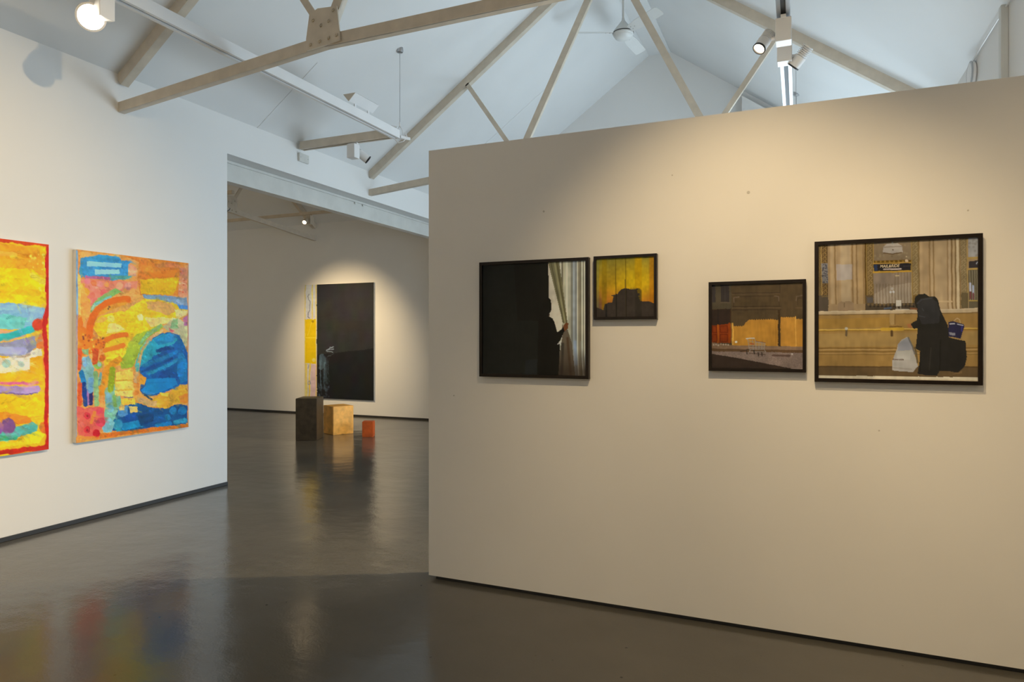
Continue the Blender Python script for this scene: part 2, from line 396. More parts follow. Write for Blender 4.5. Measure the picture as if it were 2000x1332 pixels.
# corner bracket joining the two box tracks
t = long_track
b = NB(); prism(b, [(LT-.05, 6.345, TZ+.005), (LT+.05, 6.345, TZ+.005), (LT+.10, 6.46, TZ+.005)], (0, 0, .03)); obj('corner_plate', b, M['white'], t)
b = NB(); tube(b, [(LT-.03, 6.35, TZ), (LT, 6.37, TZ-.035), (LT+.05, 6.39, TZ-.02), (LT+.08, 6.42, TZ+.03), (LT+.06, 6.42, TZ+.09)], .006, 8); obj('cable', b, M['white'], t)
b = NB(); cyl(b, (LT-.01, 6.36, TZ+.13), (LT-.09, 6.33, TZ+.15), .014, 12); obj('connector', b, M['white'], t)

# ------------------------------------------------------------------ track spotlights
def track_spot(label, xy, aim, along, lens, side=1, power=0, cone=50, blend=.9, z=TZ, pz=-.13, hl=.15, r=.042, lname=None, body='white', color=WARM, big=1.):
    """along: unit vector of the track; the head hangs on one side of its driver box"""
    x, y = xy; z = RZ if x == RT else TZ; al = Vector(along).normalized(); ac = Vector((-al.y, al.x, 0))*side
    t = thing('track_spotlight', label, 'spotlight', (x, y, z), 'track spotlights')
    c = Vector((x, y, z))
    b = NB(); bar(b, c-al*.06+Vector((0, 0, -.0115)), c+al*.06+Vector((0, 0, -.0115)), .034, .022); obj('track_adapter', b, M[body], t, bevel=.003)
    b = NB(); k = c+Vector((0, 0, -.097)); bar(b, k-al*.052, k+al*.052, .10, .155); obj('driver_box', b, M[body], t, bevel=.004)
    p = c+ac*.115+Vector((0, 0, pz)); d = (Vector(aim)-p).normalized()
    b = NB(); cyl(b, c+ac*.04+Vector((0, 0, pz)), p, .013, 12); obj('pivot_arm', b, M[body], t)
    f = p+d*hl*.6; r_ = r*big
    b = NB(); prof = [(0, -hl*.45), (r_*.9, -hl*.45), (r_*.97, -hl*.43)]
    for q in range(6):
        a0 = -hl*.42+q*.012
        prof += [(r_*.97, a0), (r_*.97, a0+.005), (r_*.7, a0+.006), (r_*.7, a0+.011)]
    e = -hl*.42+.075
    prof += [(r_, e), (r_, hl*.6), (r_*.9, hl*.6), (r_*.85, hl*.6-.02), (0, hl*.6-.021)]
    lathe(b, p, d, prof, 32); hd = obj('lamp_head', b, M[body], t, smooth=True)
    b = NB(); lathe(b, p, d, [(r_*.9, hl*.6-.006), (r_*1.03, hl*.6-.004), (r_*1.03, hl*.6+.006), (r_*.88, hl*.6+.007), (r_*.88, hl*.6-.004)], 32); obj('front_ring', b, M['black' if lens != 'glow' else 'white'], hd, smooth=True)
    b = NB(); lathe(b, p, d, [(r_*.86, hl*.6-.018), (r_*.7, hl*.6-.008), (0, hl*.6-.003)], 32); obj('lens', b, M[lens], hd, smooth=True)
    if power: spot_light(lname or 'spot_beam', p+d*(hl*.6+.012), aim, power, cone, blend, color)
    return t
AY, AX = (0, 1, 0), (1, 0, 0)
track_spot('glaring lamp on the left box track facing the viewer, fully overexposed', (LT, 2.92), (.2, .2, 1.2), AY, 'glow', 1, 200, 80, lname='beam_flood', big=2.0)
track_spot('lit white spotlight facing out below the bright track above the partition', (RT, 4.86), (-2.0, 2.6, .0), AY, 'lens', 1, 480, 95, lname='beam_partition_back')
track_spot('white finned spotlight turned away behind the lit one above the partition', (RT, 5.22), (-2.6, 6.4, .6), AY, 'lens_off', -1)
track_spot('white cylinder spotlight under the short box track by the left wall', (-4.64, 6.28), (-2.8, 7.9, 1.9), AX, 'lens_off', 1, hl=.20, r=.048, pz=-.085)
track_spot('small lit spotlight on the dim track above the black painting', (-8.03, 9.6), (-5.2, 4.0, .6), AX, 'lens_dim', -1, 2.5, 70, 1., lname='beam_second_floor', body='steel')
trunk('second room track nearer the wide opening, running across the room', (-12.2, 7.75, TZ), (-7.95, 7.75, TZ), .05, .05, M['steel'])
track_spot('second room spotlight aimed at the tall black painting', (-8.25, 7.75), (-8.12, GY, 1.3), AX, 'lens', 1, 560, 60, 1., lname='beam_black_painting', body='steel')
# the same track carries lamps outside the frame that light the walls in view
track_spot('white spotlight on the right track aimed at the four framed photographs', (RT, 1.75), (-.22, PY, 1.2), AY, 'lens', 1, 185, 70, .9, lname='beam_photographs')
track_spot('white spotlight on the right track aimed at the end of the partition', (RT, 1.1), (1.25, PY, .95), AY, 'lens', -1, 115, 60, 1., lname='beam_partition_end')
track_spot('white spotlight on the right track aimed at the left wall paintings', (RT, 1.45), (LX, 2.45, 1.6), AY, 'lens', 1, 680, 60, 1., lname='beam_left_wall')
track_spot('white spotlight on the right track lighting the three blocks through the opening', (RT, 8.75), (-6.7, 8.4, .3), AY, 'lens', 1, 950, 34, 1., lname='beam_blocks')

track_spot('added unseen spotlight farther along the dim second room track, for warm bounce', (-10.9, 9.6), (-10.2, 5.2, 1.2), AX, 'lens', -1, 620, 110, 1., lname='fill_second_room', body='steel')  # unseen fill lamp, added to warm and brighten the second room
track_spot('added unseen spotlight at the end of the dim track, bounced off the side wall', (-11.9, 9.6), (-12.4, 7.0, 1.0), AX, 'lens', -1, 90, 110, 1., lname='fill_side_wall', body='steel')  # another unseen fill lamp, added for bounce in the second room
track_spot('added unseen spotlight on the right track, bounced off the near end wall', (RT, -1.4), (-1.8, NY, 1.6), AY, 'lens', 1, 430, 100, 1., lname='fill_near_wall')  # unseen lamp added so its bounce gives the hall warm ambient light
track_spot('added unseen spotlight on the left box track, bounced off the near end wall', (LT, -1.0), (-3.6, NY, 1.4), AY, 'lens', 1, 430, 100, 1., lname='fill_near_wall_left')  # second unseen bounce lamp, added for warm ambient on the partition
# upward floodlight on top of the long track
t = thing('uplight', 'white wedge shaped uplight with two brackets on top of the box track', 'uplight', (-4.05, 5.6, 3.81))
tri = lambda y: [(-4.13, y, 3.905), (-3.985, y, 3.905), (-4.066, y, 3.83)]
b = NB(); prism(b, tri(5.43), (0, .40, 0)); obj('body', b, M['white'], t, bevel=.004)
b = NB(); prism(b, [(-4.12, 5.44, 3.905), (-3.995, 5.44, 3.905), (-3.995, 5.82, 3.905), (-4.12, 5.82, 3.905)], (0, 0, .006)); obj('front_glass', b, M['lens_off'], t)
b = NB(); prism(b, [(q[0]*1.0, 5.426, q[2]) for q in tri(0)], (0, .006, 0)); obj('end_plate', b, M['steel'], t)
for y in (5.53, 5.75):
    b = NB(); box(b, (-4.07, y-.012, 3.806), (-4.058, y+.012, 3.845)); obj('bracket', b, M['white'], t)

# small white junction box on the left wall
t = thing('wall_box', 'small white rectangular box on the left wall under the short track', 'junction box', (LX, 6.33, 3.6))
b = NB(); box(b, (LX, 6.255, 3.585), (LX+.03, 6.42, 3.685)); obj('cover', b, M['steel2'], t, bevel=.004)
for y in (6.275, 6.40):
    b = NB(); cyl(b, (LX+.03, y, 3.635), (LX+.033, y, 3.635), .005, 8); obj('screw', b, M['wire'], t)

# round fitting with cable on the right wall
t = thing('wall_speaker', 'round white disc fitting with a thin cable high on the right wall', 'speaker', (RX, 6.46, 3.66))
b = NB(); lathe(b, (RX, 6.46, 3.64), (-1, 0, 0), [(0, 0), (.085, 0), (.1, .012), (.1, .03), (.09, .04), (0, .044)], 32); obj('body', b, M['white'], t, smooth=True)
b = NB(); lathe(b, (RX, 6.46, 3.64), (-1, 0, 0), [(.096, .028), (.104, .030), (.104, .036), (.09, .041)], 32); obj('rim', b, M['wire'], t, smooth=True)
b = NB(); tube(b, [(RX-.012, 6.46, 3.74), (RX-.016, 6.2, EAVE-.04), (RX-.016, 5.0, EAVE-.04), (RX-.016, 3.9, EAVE-.04)], .005, 8); obj('cable', b, M['white'], t)

# ------------------------------------------------------------------ ceiling fan
fx, fy, fz = RIDGE, 8.38, 5.36
t = thing('ceiling_fan', 'white three bladed ceiling fan on a rod below the ridge', 'ceiling fan', (fx, fy, fz))
b = NB(); cyl(b, (fx, fy, fz+.1), (fx, fy, ceil_z(fx)-.02), .014, 12); obj('rod', b, M['gable2'], t, smooth=True)
b = NB(); lathe(b, (fx, fy, fz), (0, 0, 1), [(0, -.075), (.05, -.07), (.10, -.05), (.118, -.022), (.12, -.015), (.128, -.01), (.13, .02), (.125, .035), (.06, .12), (.022, .17), (.018, .2), (0, .2)], 36); hub = obj('motor_housing', b, M['gable2'], t, smooth=True)
b = NB(); lathe(b, (fx, fy, fz), (0, 0, 1), [(.124, .006), (.133, .008), (.133, .016), (.124, .018)], 36); obj('seam_ring', b, M['black'], hub)
a0 = math.atan2(-math.sin(YAW), -math.cos(YAW))
for k in range(3):
    a = a0+k*2*math.pi/3; r = Vector((math.cos(a), math.sin(a), 0)); tg = Vector((r.y, -r.x, 0)); ch = (tg+Vector((0, 0, math.tan(math.radians(19))))).normalized()
    nn = r.cross(ch).normalized(); b = NB(); c = Vector((fx, fy, fz+.02))
    pts = [c+r*.13-ch*.055, c+r*.30-ch*.075, c+r*.66-ch*.072, c+r*.675-ch*.05, c+r*.675+ch*.05, c+r*.66+ch*.072, c+r*.30+ch*.075, c+r*.13+ch*.055]
    prism(b, pts, nn*.006); bl = obj('blade', b, M['gable2'], t)
    for q, s in ((.17, .02), (.17, -.02), (.22, 0)):
        b = NB(); p = c+r*q+ch*s; cyl(b, p-nn*.004, p+nn*.010, .006, 8); obj('screw', b, M['wire'], bl)

# ------------------------------------------------------------------ wooden blocks in the second room
def block(name, label, corner, ang, wd, dp, h, m):
    c = Vector((*corner, 0)); a = math.radians(ang); u = Vector((math.cos(a), math.sin(a), 0)); v = Vector((-u.y, u.x, 0))
    b = NB(); prism(b, [c, c+u*wd, c+u*wd+v*dp, c+v*dp], (0, 0, h-.002))
    bmesh.ops.bevel(b, geom=b.edges[:], offset=.006, segments=2, affect='EDGES')
    o = obj(name, b, m); tag(o, label, 'block', 'wooden display blocks'); return o
block('wooden_block', 'tall black brown block, tallest of three blocks on the grey floor', (-6.83, 7.85), 24, .31, .38, .625, M['blk'])
block('wooden_block', 'golden yellow block standing just behind the tall dark block', (-6.68, 8.53), 63, .345, .36, .445, M['yel'])
block('wooden_block', 'small bright orange block standing alone beside the golden one', (-6.14, 8.53), 24, .165, .17, .24, M['org'])
#ART#
# ------------------------------------------------------------------ paintings and photographs
# every picture is a fine grid whose 'paint' colours are drawn shape by shape
def vnoise(h, w, cells, seed):
    r = np.random.RandomState(seed); cy, cx = (cells, cells) if np.isscalar(cells) else cells
    g = r.rand(cy+2, cx+2); y = np.linspace(0, cy, h, endpoint=False); x = np.linspace(0, cx, w, endpoint=False)
    yi, xi = y.astype(int), x.astype(int); fy, fx = y-yi, x-xi
    fy = (fy*fy*(3-2*fy))[:, None]; fx = (fx*fx*(3-2*fx))[None, :]
    a, b_, c, d = g[yi][:, xi], g[yi][:, xi+1], g[yi+1][:, xi], g[yi+1][:, xi+1]
    return (a*(1-fx)+b_*fx)*(1-fy)+(c*(1-fx)+d*fx)*fy-.5
class Art:
    """w x h vertices; corners TL TR BR BL in drawing units, so shapes are listed as measured"""
    def __init__(s, w, h, corners, rough=0., seed=1):
        s.w, s.h, s.seed = w, h, seed
        src = [(0, 0), (1, 0), (1, 1), (0, 1)]; A = []; B = []
        for (u, v), (x, y) in zip(src, corners):
            A += [[u, v, 1, 0, 0, 0, -u*x, -v*x], [0, 0, 0, u, v, 1, -u*y, -v*y]]; B += [x, y]
        H = np.linalg.solve(np.array(A, float), np.array(B, float))
        u, v = np.meshgrid(np.linspace(0, 1, w), np.linspace(0, 1, h)); d = H[6]*u+H[7]*v+1
        s.x0 = (H[0]*u+H[1]*v+H[2])/d; s.y0 = (H[3]*u+H[4]*v+H[5])/d; s.u, s.v = u, v
        s.c = np.zeros((h, w, 3)); s.hgt = np.zeros((h, w)); s.k = 0; s.rough = rough
        s.warp(rough)
    def warp(s, amp):
        if amp:
            s.x = s.x0+amp*(vnoise(s.h, s.w, 14, s.seed)*2+vnoise(s.h, s.w, 45, s.seed+1)*1.2+vnoise(s.h, s.w, 110, s.seed+4)*.8)
            s.y = s.y0+amp*(vnoise(s.h, s.w, 14, s.seed+2)*2+vnoise(s.h, s.w, 45, s.seed+3)*1.2+vnoise(s.h, s.w, 110, s.seed+5)*.8)
        else: s.x, s.y = s.x0, s.y0
    def put(s, m, col, a=1., br=0.):
        s.k += 1; col = np.array(col, float)[None, None]
        if br:
            n = vnoise(s.h, s.w, (60, 7), s.seed*31+s.k)*.6+vnoise(s.h, s.w, 16, s.seed*17+s.k)*.9+vnoise(s.h, s.w, 90, s.seed*13+s.k)*.5
            hue = np.stack([vnoise(s.h, s.w, 11, s.seed*7+s.k+q*50) for q in range(3)], -1)
            col = col*(1+br*n[..., None])+br*70*hue
        m = (m*a)[..., None]; s.c = s.c*(1-m)+col*m
        if br: s.hgt = s.hgt*(1-m[..., 0])+m[..., 0]*(.5+.5*vnoise(s.h, s.w, 30, s.seed*3+s.k)+.5*vnoise(s.h, s.w, (80, 12), s.k))
    def poly(s, pts, col, a=1., br=None):
        inside = np.zeros((s.h, s.w), bool); n = len(pts)
        for i in range(n):
            (x1, y1), (x2, y2) = pts[i], pts[(i+1) % n]
            if y1 == y2: continue
            inside ^= ((y1 > s.y) != (y2 > s.y)) & (s.x < (x2-x1)*(s.y-y1)/(y2-y1)+x1)
        s.put(inside.astype(float), col, a, s.br if br is None else br)
    def line(s, pts, wd, col, a=1., br=None, soft=None):
        d = np.full((s.h, s.w), 1e9)
        if len(pts) == 1: pts = pts*2
        for (x1, y1), (x2, y2) in zip(pts, pts[1:]):
            L = (x2-x1)**2+(y2-y1)**2 or 1; t = np.clip(((s.x-x1)*(x2-x1)+(s.y-y1)*(y2-y1))/L, 0, 1)
            d = np.minimum(d, np.hypot(s.x-x1-t*(x2-x1), s.y-y1-t*(y2-y1)))
        soft = soft or s.px
        s.put(np.clip((wd/2-d)/soft+.5, 0, 1), col, a, s.br if br is None else br)
    def dot(s, x, y, r, col, **k): s.line([(x, y)], 2*r, col, **k)
    def smear(s, n, ln, wd, ang, seed, alpha=1.):
        r = np.random.RandomState(seed); xs, ys = [s.x0.min(), s.x0.max()], [s.y0.min(), s.y0.max()]
        for k in range(n):
            i, j = r.randint(s.h), r.randint(s.w); th = ang+r.randn()*.5; L = ln*(.4+r.rand()); W = wd*(.4+r.rand()*.9)
            x, y = s.x0[i, j], s.y0[i, j]; dx, dy = math.cos(th)*L, math.sin(th)*L
            c = np.clip(s.c[i, j]*(1+.16*r.randn())+9*r.randn(3), 4, 255)
            ri, rj = int((L+W)/(ys[1]-ys[0])*s.h)+3, int((L+W)/(xs[1]-xs[0])*s.w)+3
            a, b, e, f = max(0, i-ri), min(s.h, i+ri), max(0, j-rj), min(s.w, j+rj)
            X, Y = s.x[a:b, e:f], s.y[a:b, e:f]; t = np.clip(((X-x)*dx+(Y-y)*dy)/(dx*dx+dy*dy), 0, 1)
            q = np.hypot(X-x-t*dx, Y-y-t*dy); m = np.clip((W/2-q)/s.px+.5, 0, 1)*(.62-.4*t)*alpha
            bris = .75+.5*np.sin((q+r.rand()*9)*6.28/(W*.35)); m = np.clip(m*bris, 0, 1)
            s.c[a:b, e:f] = s.c[a:b, e:f]*(1-m[..., None])+c*m[..., None]; s.hgt[a:b, e:f] += m*.25*(bris-.7)
    br = 0.; px = 4.
    def mesh(s, name, m, P, parent, light, relief=0.):
        """P(u, v, d) -> world point; 'light' is how white wall paint looks at that place, so that the colours become reflectances"""
        alb = np.clip(srgb(np.clip(s.c, 0, 255))/srgb(light)*.77, .004, .88)
        o = P(0, 0, 0); o = Vector(o); U = Vector(P(1, 0, 0))-o; V = Vector(P(0, 1, 0))-o; N = Vector(P(0, 0, 1))-o
        o = o-wloc(parent)
        co = np.array(o)[None, None]+s.u[..., None]*np.array(U)+s.v[..., None]*np.array(V)+(s.hgt*relief)[..., None]*np.array(N)
        me = bpy.data.meshes.new(name); h, w_ = s.h, s.w; nf = (h-1)*(w_-1)
        idx = np.arange(h*w_).reshape(h, w_); q = np.stack([idx[:-1, :-1], idx[1:, :-1], idx[1:, 1:], idx[:-1, 1:]], -1).reshape(-1)
        me.vertices.add(h*w_); me.vertices.foreach_set('co', co.reshape(-1).astype(np.float32))
        me.loops.add(nf*4); me.loops.foreach_set('vertex_index', q.astype(np.int32))
        me.polygons.add(nf); me.polygons.foreach_set('loop_start', np.arange(0, nf*4, 4, dtype=np.int32))
        me.update(calc_edges=True)
        at = me.color_attributes.new('paint', 'FLOAT_COLOR', 'POINT')
        at.data.foreach_set('color', np.concatenate([alb, np.ones((h, w_, 1))], -1).reshape(-1).astype(np.float32))
        me.polygons.foreach_set('use_smooth', [True]*nf)
        me.materials.append(m); ob = bpy.data.objects.new(name, me); COL.objects.link(ob); ob.parent = parent; return ob

# ---- right-hand oil painting on the left wall
def painting_arch():
    a = Art(240, 350, [(33, 40), (1550, 228), (1550, 2357), (43, 2565)], 8, 3); a.br = .20; a.px = 7
    P, L, D = a.poly, a.line, a.dot
    P([(-50, -50), (1700, -50), (1700, 2700), (-50, 2700)], (224, 150, 70))
    P([(620, 120), (1545, 225), (1545, 650), (900, 650), (850, 430), (880, 210)], (222, 128, 38))
    P([(1150, 210), (1545, 240), (1500, 300), (1100, 270)], (205, 120, 60))
    P([(890, 440), (1430, 415), (1345, 645), (905, 630)], (229, 176, 12))
    P([(1000, 330), (1400, 320), (1350, 420), (950, 430)], (225, 120, 25))
    P([(1435, 290), (1540, 250), (1545, 770), (1410, 650)], (216, 138, 95))
    for k in range(16): D(1430+random.random()*100, 300+random.random()*340, 12, random.choice([(230, 170, 130), (205, 100, 60), (200, 120, 110)]))
    P([(60, 70), (620, 120), (600, 160), (80, 150)], (222, 160, 80))
    P([(85, 160), (330, 110), (620, 145), (650, 185), (785, 205), (735, 250), (730, 390), (790, 400), (700, 440), (520, 445), (150, 415), (90, 340)], (55, 138, 188))
    P([(470, 370), (730, 390), (790, 405), (700, 440), (480, 430)], (85, 160, 150))
    P([(90, 230), (130, 400), (110, 420), (70, 330)], (70, 150, 175))
    L([(180, 405), (330, 410), (480, 425)], 38, (185, 95, 140)); L([(280, 460), (560, 480)], 40, (220, 95, 115))
    P([(730, 250), (790, 240), (850, 300), (830, 400), (760, 390), (735, 340)], (225, 150, 110))
    P([(100, 430), (560, 450), (860, 470), (850, 560), (700, 600), (540, 575), (430, 610), (330, 700), (270, 790), (190, 800), (100, 640)], (232, 128, 100))
    for x, y, r, c in [(190, 460, 38, (235, 115, 125)), (270, 480, 36, (240, 120, 70)), (350, 500, 40, (240, 150, 130)), (440, 500, 36, (238, 140, 70)), (400, 610, 45, (232, 100, 95)), (520, 520, 36, (240, 140, 110)), (160, 600, 55, (246, 155, 45)), (250, 650, 40, (238, 120, 90)), (180, 720, 45, (248, 160, 50)), (130, 520, 30, (245, 160, 60)), (620, 520, 45, (225, 150, 115)), (730, 530, 45, (222, 150, 125)), (700, 590, 40, (235, 155, 75)), (790, 590, 40, (232, 158, 80)), (290, 720, 40, (236, 110, 90))]: D(x, y, r, c)
    P([(70, 440), (130, 520), (230, 780), (225, 900), (130, 1000), (75, 980), (55, 700)], (244, 160, 70))
    P([(55, 350), (105, 400), (95, 700), (100, 900), (60, 900)], (240, 198, 95))
    P([(650, 590), (900, 640), (960, 720), (820, 790), (700, 840), (600, 850), (330, 900), (300, 860), (420, 760)], (222, 158, 75))
    P([(560, 545), (640, 590), (530, 655), (430, 705), (300, 775), (230, 870), (225, 800), (320, 685), (440, 610)], (130, 182, 95))
    L([(290, 760), (400, 700), (500, 655)], 34, (120, 195, 175)); L([(240, 830), (270, 780)], 30, (165, 200, 170))
    P([(262, 1060), (330, 930), (440, 890), (560, 860), (700, 850), (800, 770), (980, 690), (1300, 720), (1540, 840), (1535, 880), (1380, 970), (1180, 1030), (1000, 1130), (800, 1190), (740, 1270), (700, 1420), (650, 1560), (420, 1560), (420, 1300), (300, 1120)], (238, 192, 25))
    P([(980, 720), (1300, 740), (1390, 850), (1250, 905), (1000, 820)], (226, 164, 85))
    P([(950, 930), (1330, 940), (1380, 960), (1180, 1030), (1050, 1060)], (236, 206, 110))
    P([(650, 1010), (820, 1000), (980, 1090), (740, 1120)], (235, 190, 10)); D(900, 935, 48, (246, 222, 140))
    D(510, 945, 48, (240, 212, 90)); P([(480, 1010), (580, 1000), (700, 1090), (560, 1140), (440, 1150)], (243, 213, 110))
    P([(330, 960), (400, 920), (470, 940), (400, 1000), (300, 1010)], (226, 170, 70))
    P([(930, 640), (1240, 650), (1520, 685), (1545, 830), (1440, 815), (1380, 760), (1150, 705), (960, 690)], (125, 148, 168))
    P([(1390, 765), (1545, 790), (1545, 835), (1420, 825)], (80, 140, 200))
    P([(1350, 830), (1540, 850), (1530, 900), (1400, 960)], (228, 205, 120))
    L([(730, 690), (580, 705), (440, 745), (330, 825), (262, 920), (222, 1020), (215, 1150)], 92, (228, 104, 10))
    L([(690, 735), (520, 790), (350, 870)], 70, (226, 150, 40))
    P([(60, 950), (115, 920), (130, 1050), (265, 1120), (255, 1230), (450, 1190), (440, 1320), (250, 1400), (110, 1440), (55, 1400)], (226, 118, 22))
    for k in range(34): D(110+random.random()*330, 1130+random.random()*260, 8+random.random()*12, random.choice([(160, 70, 20), (240, 180, 60), (120, 60, 40), (235, 140, 40), (215, 80, 20)]))
    for x, y in ((485, 790), (500, 800), (475, 815)): D(x, y, 12, (110, 65, 45))
    P([(450, 1260), (760, 1200), (730, 1290), (690, 1460), (430, 1480)], (242, 196, 30))
    L([(450, 1222), (590, 1175), (715, 1155)], 66, (231, 114, 14)); L([(430, 1362), (560, 1335), (670, 1305)], 62, (234, 124, 22))
    P([(740, 1270), (850, 1150), (1000, 1110), (1180, 1020), (1215, 1060), (1010, 1200), (900, 1330), (850, 1460), (790, 1590), (640, 1610), (630, 1500), (700, 1400)], (160, 180, 45))
    P([(1000, 1120), (1180, 1025), (1200, 1060), (1000, 1190), (900, 1300), (860, 1290)], (135, 180, 110))
    P([(1200, 1060), (1310, 960), (1400, 940), (1480, 1000), (1545, 1050), (1545, 1300), (1500, 1320), (1430, 1180), (1300, 1120)], (190, 180, 130))
    P([(1330, 960), (1410, 950), (1420, 1090), (1300, 1070)], (140, 178, 120)); P([(1470, 960), (1545, 900), (1545, 1050), (1500, 1050)], (180, 105, 140))
    P([(1280, 1060), (1370, 1120), (1330, 1130), (1290, 1110)], (205, 90, 95))
    P([(820, 1560), (900, 1330), (980, 1230), (1040, 1240), (900, 1480), (880, 1620), (860, 1700)], (95, 170, 150))
    P([(990, 1300), (1080, 1200), (1180, 1140), (1300, 1125), (1430, 1175), (1505, 1300), (1548, 1420), (1548, 1800), (1480, 1810), (1380, 1850), (1150, 1940), (1050, 1965), (950, 1945), (895, 1880), (905, 1700), (890, 1600), (915, 1450)], (14, 88, 148))
    P([(990, 1300), (1090, 1205), (1200, 1145), (1360, 1150), (1400, 1235), (1260, 1330), (1110, 1430), (895, 1580), (915, 1440)], (42, 152, 172))
    P([(1080, 1220), (1290, 1135), (1400, 1180), (1330, 1260), (1150, 1300)], (35, 135, 180))
    L([(960, 1560), (1180, 1470), (1380, 1390)], 52, (22, 110, 165)); L([(1000, 1668), (1200, 1590), (1400, 1490)], 46, (34, 132, 170))
    L([(1130, 1375), (1250, 1340), (1330, 1340)], 40, (12, 62, 120)); L([(930, 1640), (1100, 1560), (1330, 1470)], 30, (10, 66, 125)); L([(1080, 1700), (1350, 1610)], 50, (12, 78, 140))
    P([(1200, 1640), (1420, 1560), (1420, 1730), (1150, 1730)], (12, 70, 130))
    P([(980, 1735), (1370, 1722), (1392, 1790), (1325, 1845), (1150, 1920), (960, 1930), (905, 1880), (965, 1830)], (12, 124, 184))
    L([(1000, 1790), (1370, 1785)], 8, (10, 90, 150)); P([(910, 1890), (1130, 1915), (1050, 1945), (960, 1935)], (60, 130, 190))
    P([(1410, 1400), (1480, 1400), (1525, 1500), (1525, 1760), (1440, 1790), (1400, 1650)], (18, 122, 178))
    L([(1190, 1105), (1010, 1225), (935, 1340), (885, 1480), (868, 1600), (830, 1720), (840, 1900)], 34, (212, 168, 105))
    P([(890, 1655), (980, 1720), (945, 1820), (880, 1780)], (235, 150, 35)); P([(810, 1780), (880, 1780), (885, 1930), (830, 1960)], (228, 130, 40))
    P([(840, 1530), (890, 1520), (880, 1620), (850, 1640)], (80, 165, 160))
    P([(860, 1960), (950, 1985), (1060, 2020), (1160, 1930), (1300, 1910), (1440, 1800), (1530, 1825), (1545, 2060), (1390, 2040), (1240, 2115), (1130, 2090), (1000, 2085), (870, 2030)], (226, 164, 34))
    P([(860, 1960), (950, 1985), (1060, 2020), (1130, 2010), (1110, 2080), (1000, 2080), (880, 2030)], (214, 172, 105)); L([(960, 1945), (1060, 2000)], 24, (15, 60, 90))
    P([(1410, 1960), (1540, 1920), (1545, 2050), (1440, 2040)], (230, 140, 35)); P([(1160, 1920), (1280, 1920), (1260, 1960), (1180, 1960)], (242, 205, 60))
    P([(850, 2035), (1000, 2090), (1240, 2115), (1390, 2055), (1535, 2080), (1535, 2300), (1500, 2325), (1100, 2360), (650, 2410), (480, 2400), (500, 2320), (600, 2130), (690, 2080)], (12, 76, 132))
    P([(670, 2310), (900, 2260), (920, 2350), (660, 2400)], (18, 125, 175)); D(1335, 2140, 50, (25, 120, 172)); D(1465, 2150, 58, (20, 122, 175)); D(1260, 2230, 42, (22, 120, 170)); L([(1130, 2345), (1300, 2310)], 60, (20, 122, 178)); L([(1380, 2290), (1500, 2280)], 60, (48, 150, 178)); P([(690, 2180), (840, 2180), (830, 2260), (700, 2270)], (14, 84, 160)); P([(850, 2190), (1080, 2170), (1080, 2290), (900, 2340)], (8, 62, 118))
    P([(590, 2120), (740, 2070), (740, 2190), (650, 2230), (600, 2210)], (75, 140, 196)); D(600, 2330, 70, (50, 150, 180)); D(620, 2400, 40, (40, 150, 175))
    P([(410, 1870), (560, 1800), (640, 1960), (650, 2040), (600, 2120), (540, 2280), (420, 2380), (400, 2250), (430, 2080)], (125, 178, 150)); P([(430, 1900), (520, 1930), (530, 2030), (440, 2060)], (120, 172, 185)); D(500, 2120, 50, (115, 170, 185)); P([(390, 2370), (480, 2230), (560, 2300), (520, 2420), (400, 2430)], (122, 186, 195)); L([(560, 1950), (570, 2080)], 45, (120, 165, 80))
    P([(575, 1650), (800, 1600), (805, 1740), (575, 1750)], (242, 203, 75)); P([(560, 1775), (800, 1755), (805, 1860), (560, 1880)], (243, 208, 85)); P([(555, 1895), (805, 1880), (800, 1960), (560, 1945)], (241, 206, 95)); L([(570, 1762), (800, 1745)], 14, (205, 165, 35)); L([(570, 1888), (800, 1868)], 14, (215, 170, 40))
    L([(690, 1966), (800, 1966)], 10, (60, 80, 110)); P([(645, 1985), (838, 1982), (835, 2062), (655, 2062)], (243, 200, 62)); P([(750, 2090), (862, 2085), (858, 2160), (780, 2165)], (243, 208, 105)); P([(605, 2110), (690, 2085), (685, 2135), (620, 2135)], (240, 205, 120))
    L([(620, 1475), (450, 1610), (420, 1780), (372, 1900)], 88, (236, 148, 20)); L([(530, 1620), (500, 1870)], 82, (142, 165, 18))
    P([(105, 1480), (200, 1430), (285, 1600), (280, 1900), (210, 1960), (130, 1800), (85, 1700)], (125, 165, 165)); L([(140, 1470), (150, 1560)], 45, (120, 175, 215)); L([(110, 1650), (150, 1770)], 66, (28, 120, 176)); L([(150, 1800), (170, 2060)], 64, (18, 60, 132)); L([(245, 1930), (240, 2050)], 54, (38, 40, 92)); L([(205, 1900), (205, 2060)], 26, (170, 120, 175)); L([(240, 1750), (235, 1890)], 60, (110, 155, 190)); P([(110, 1350), (200, 1340), (190, 1430), (120, 1400)], (150, 185, 130))
    D(330, 1545, 58, (140, 182, 70)); D(350, 1540, 30, (160, 200, 195)); L([(305, 1660), (320, 2060)], 62, (140, 178, 115)); L([(370, 1660), (350, 1800)], 36, (110, 165, 160))
    L([(300, 1370), (285, 1500)], 84, (217, 78, 24)); D(395, 1460, 44, (225, 110, 20)); L([(85, 1350), (85, 1590)], 52, (220, 88, 34)); L([(95, 1790), (95, 2060)], 56, (232, 92, 34))
    P([(60, 2080), (150, 2115), (330, 2090), (410, 2110), (415, 2310), (360, 2420), (330, 2480), (200, 2500), (70, 2480)], (226, 92, 80))
    for x, y, r, c in [(190, 2210, 46, (206, 48, 58)), (190, 2385, 44, (206, 46, 56)), (315, 2440, 50, (192, 14, 28)), (370, 2300, 58, (212, 62, 72)), (350, 2150, 40, (214, 68, 80)), (110, 2320, 36, (234, 110, 90))]: D(x, y, r, c)
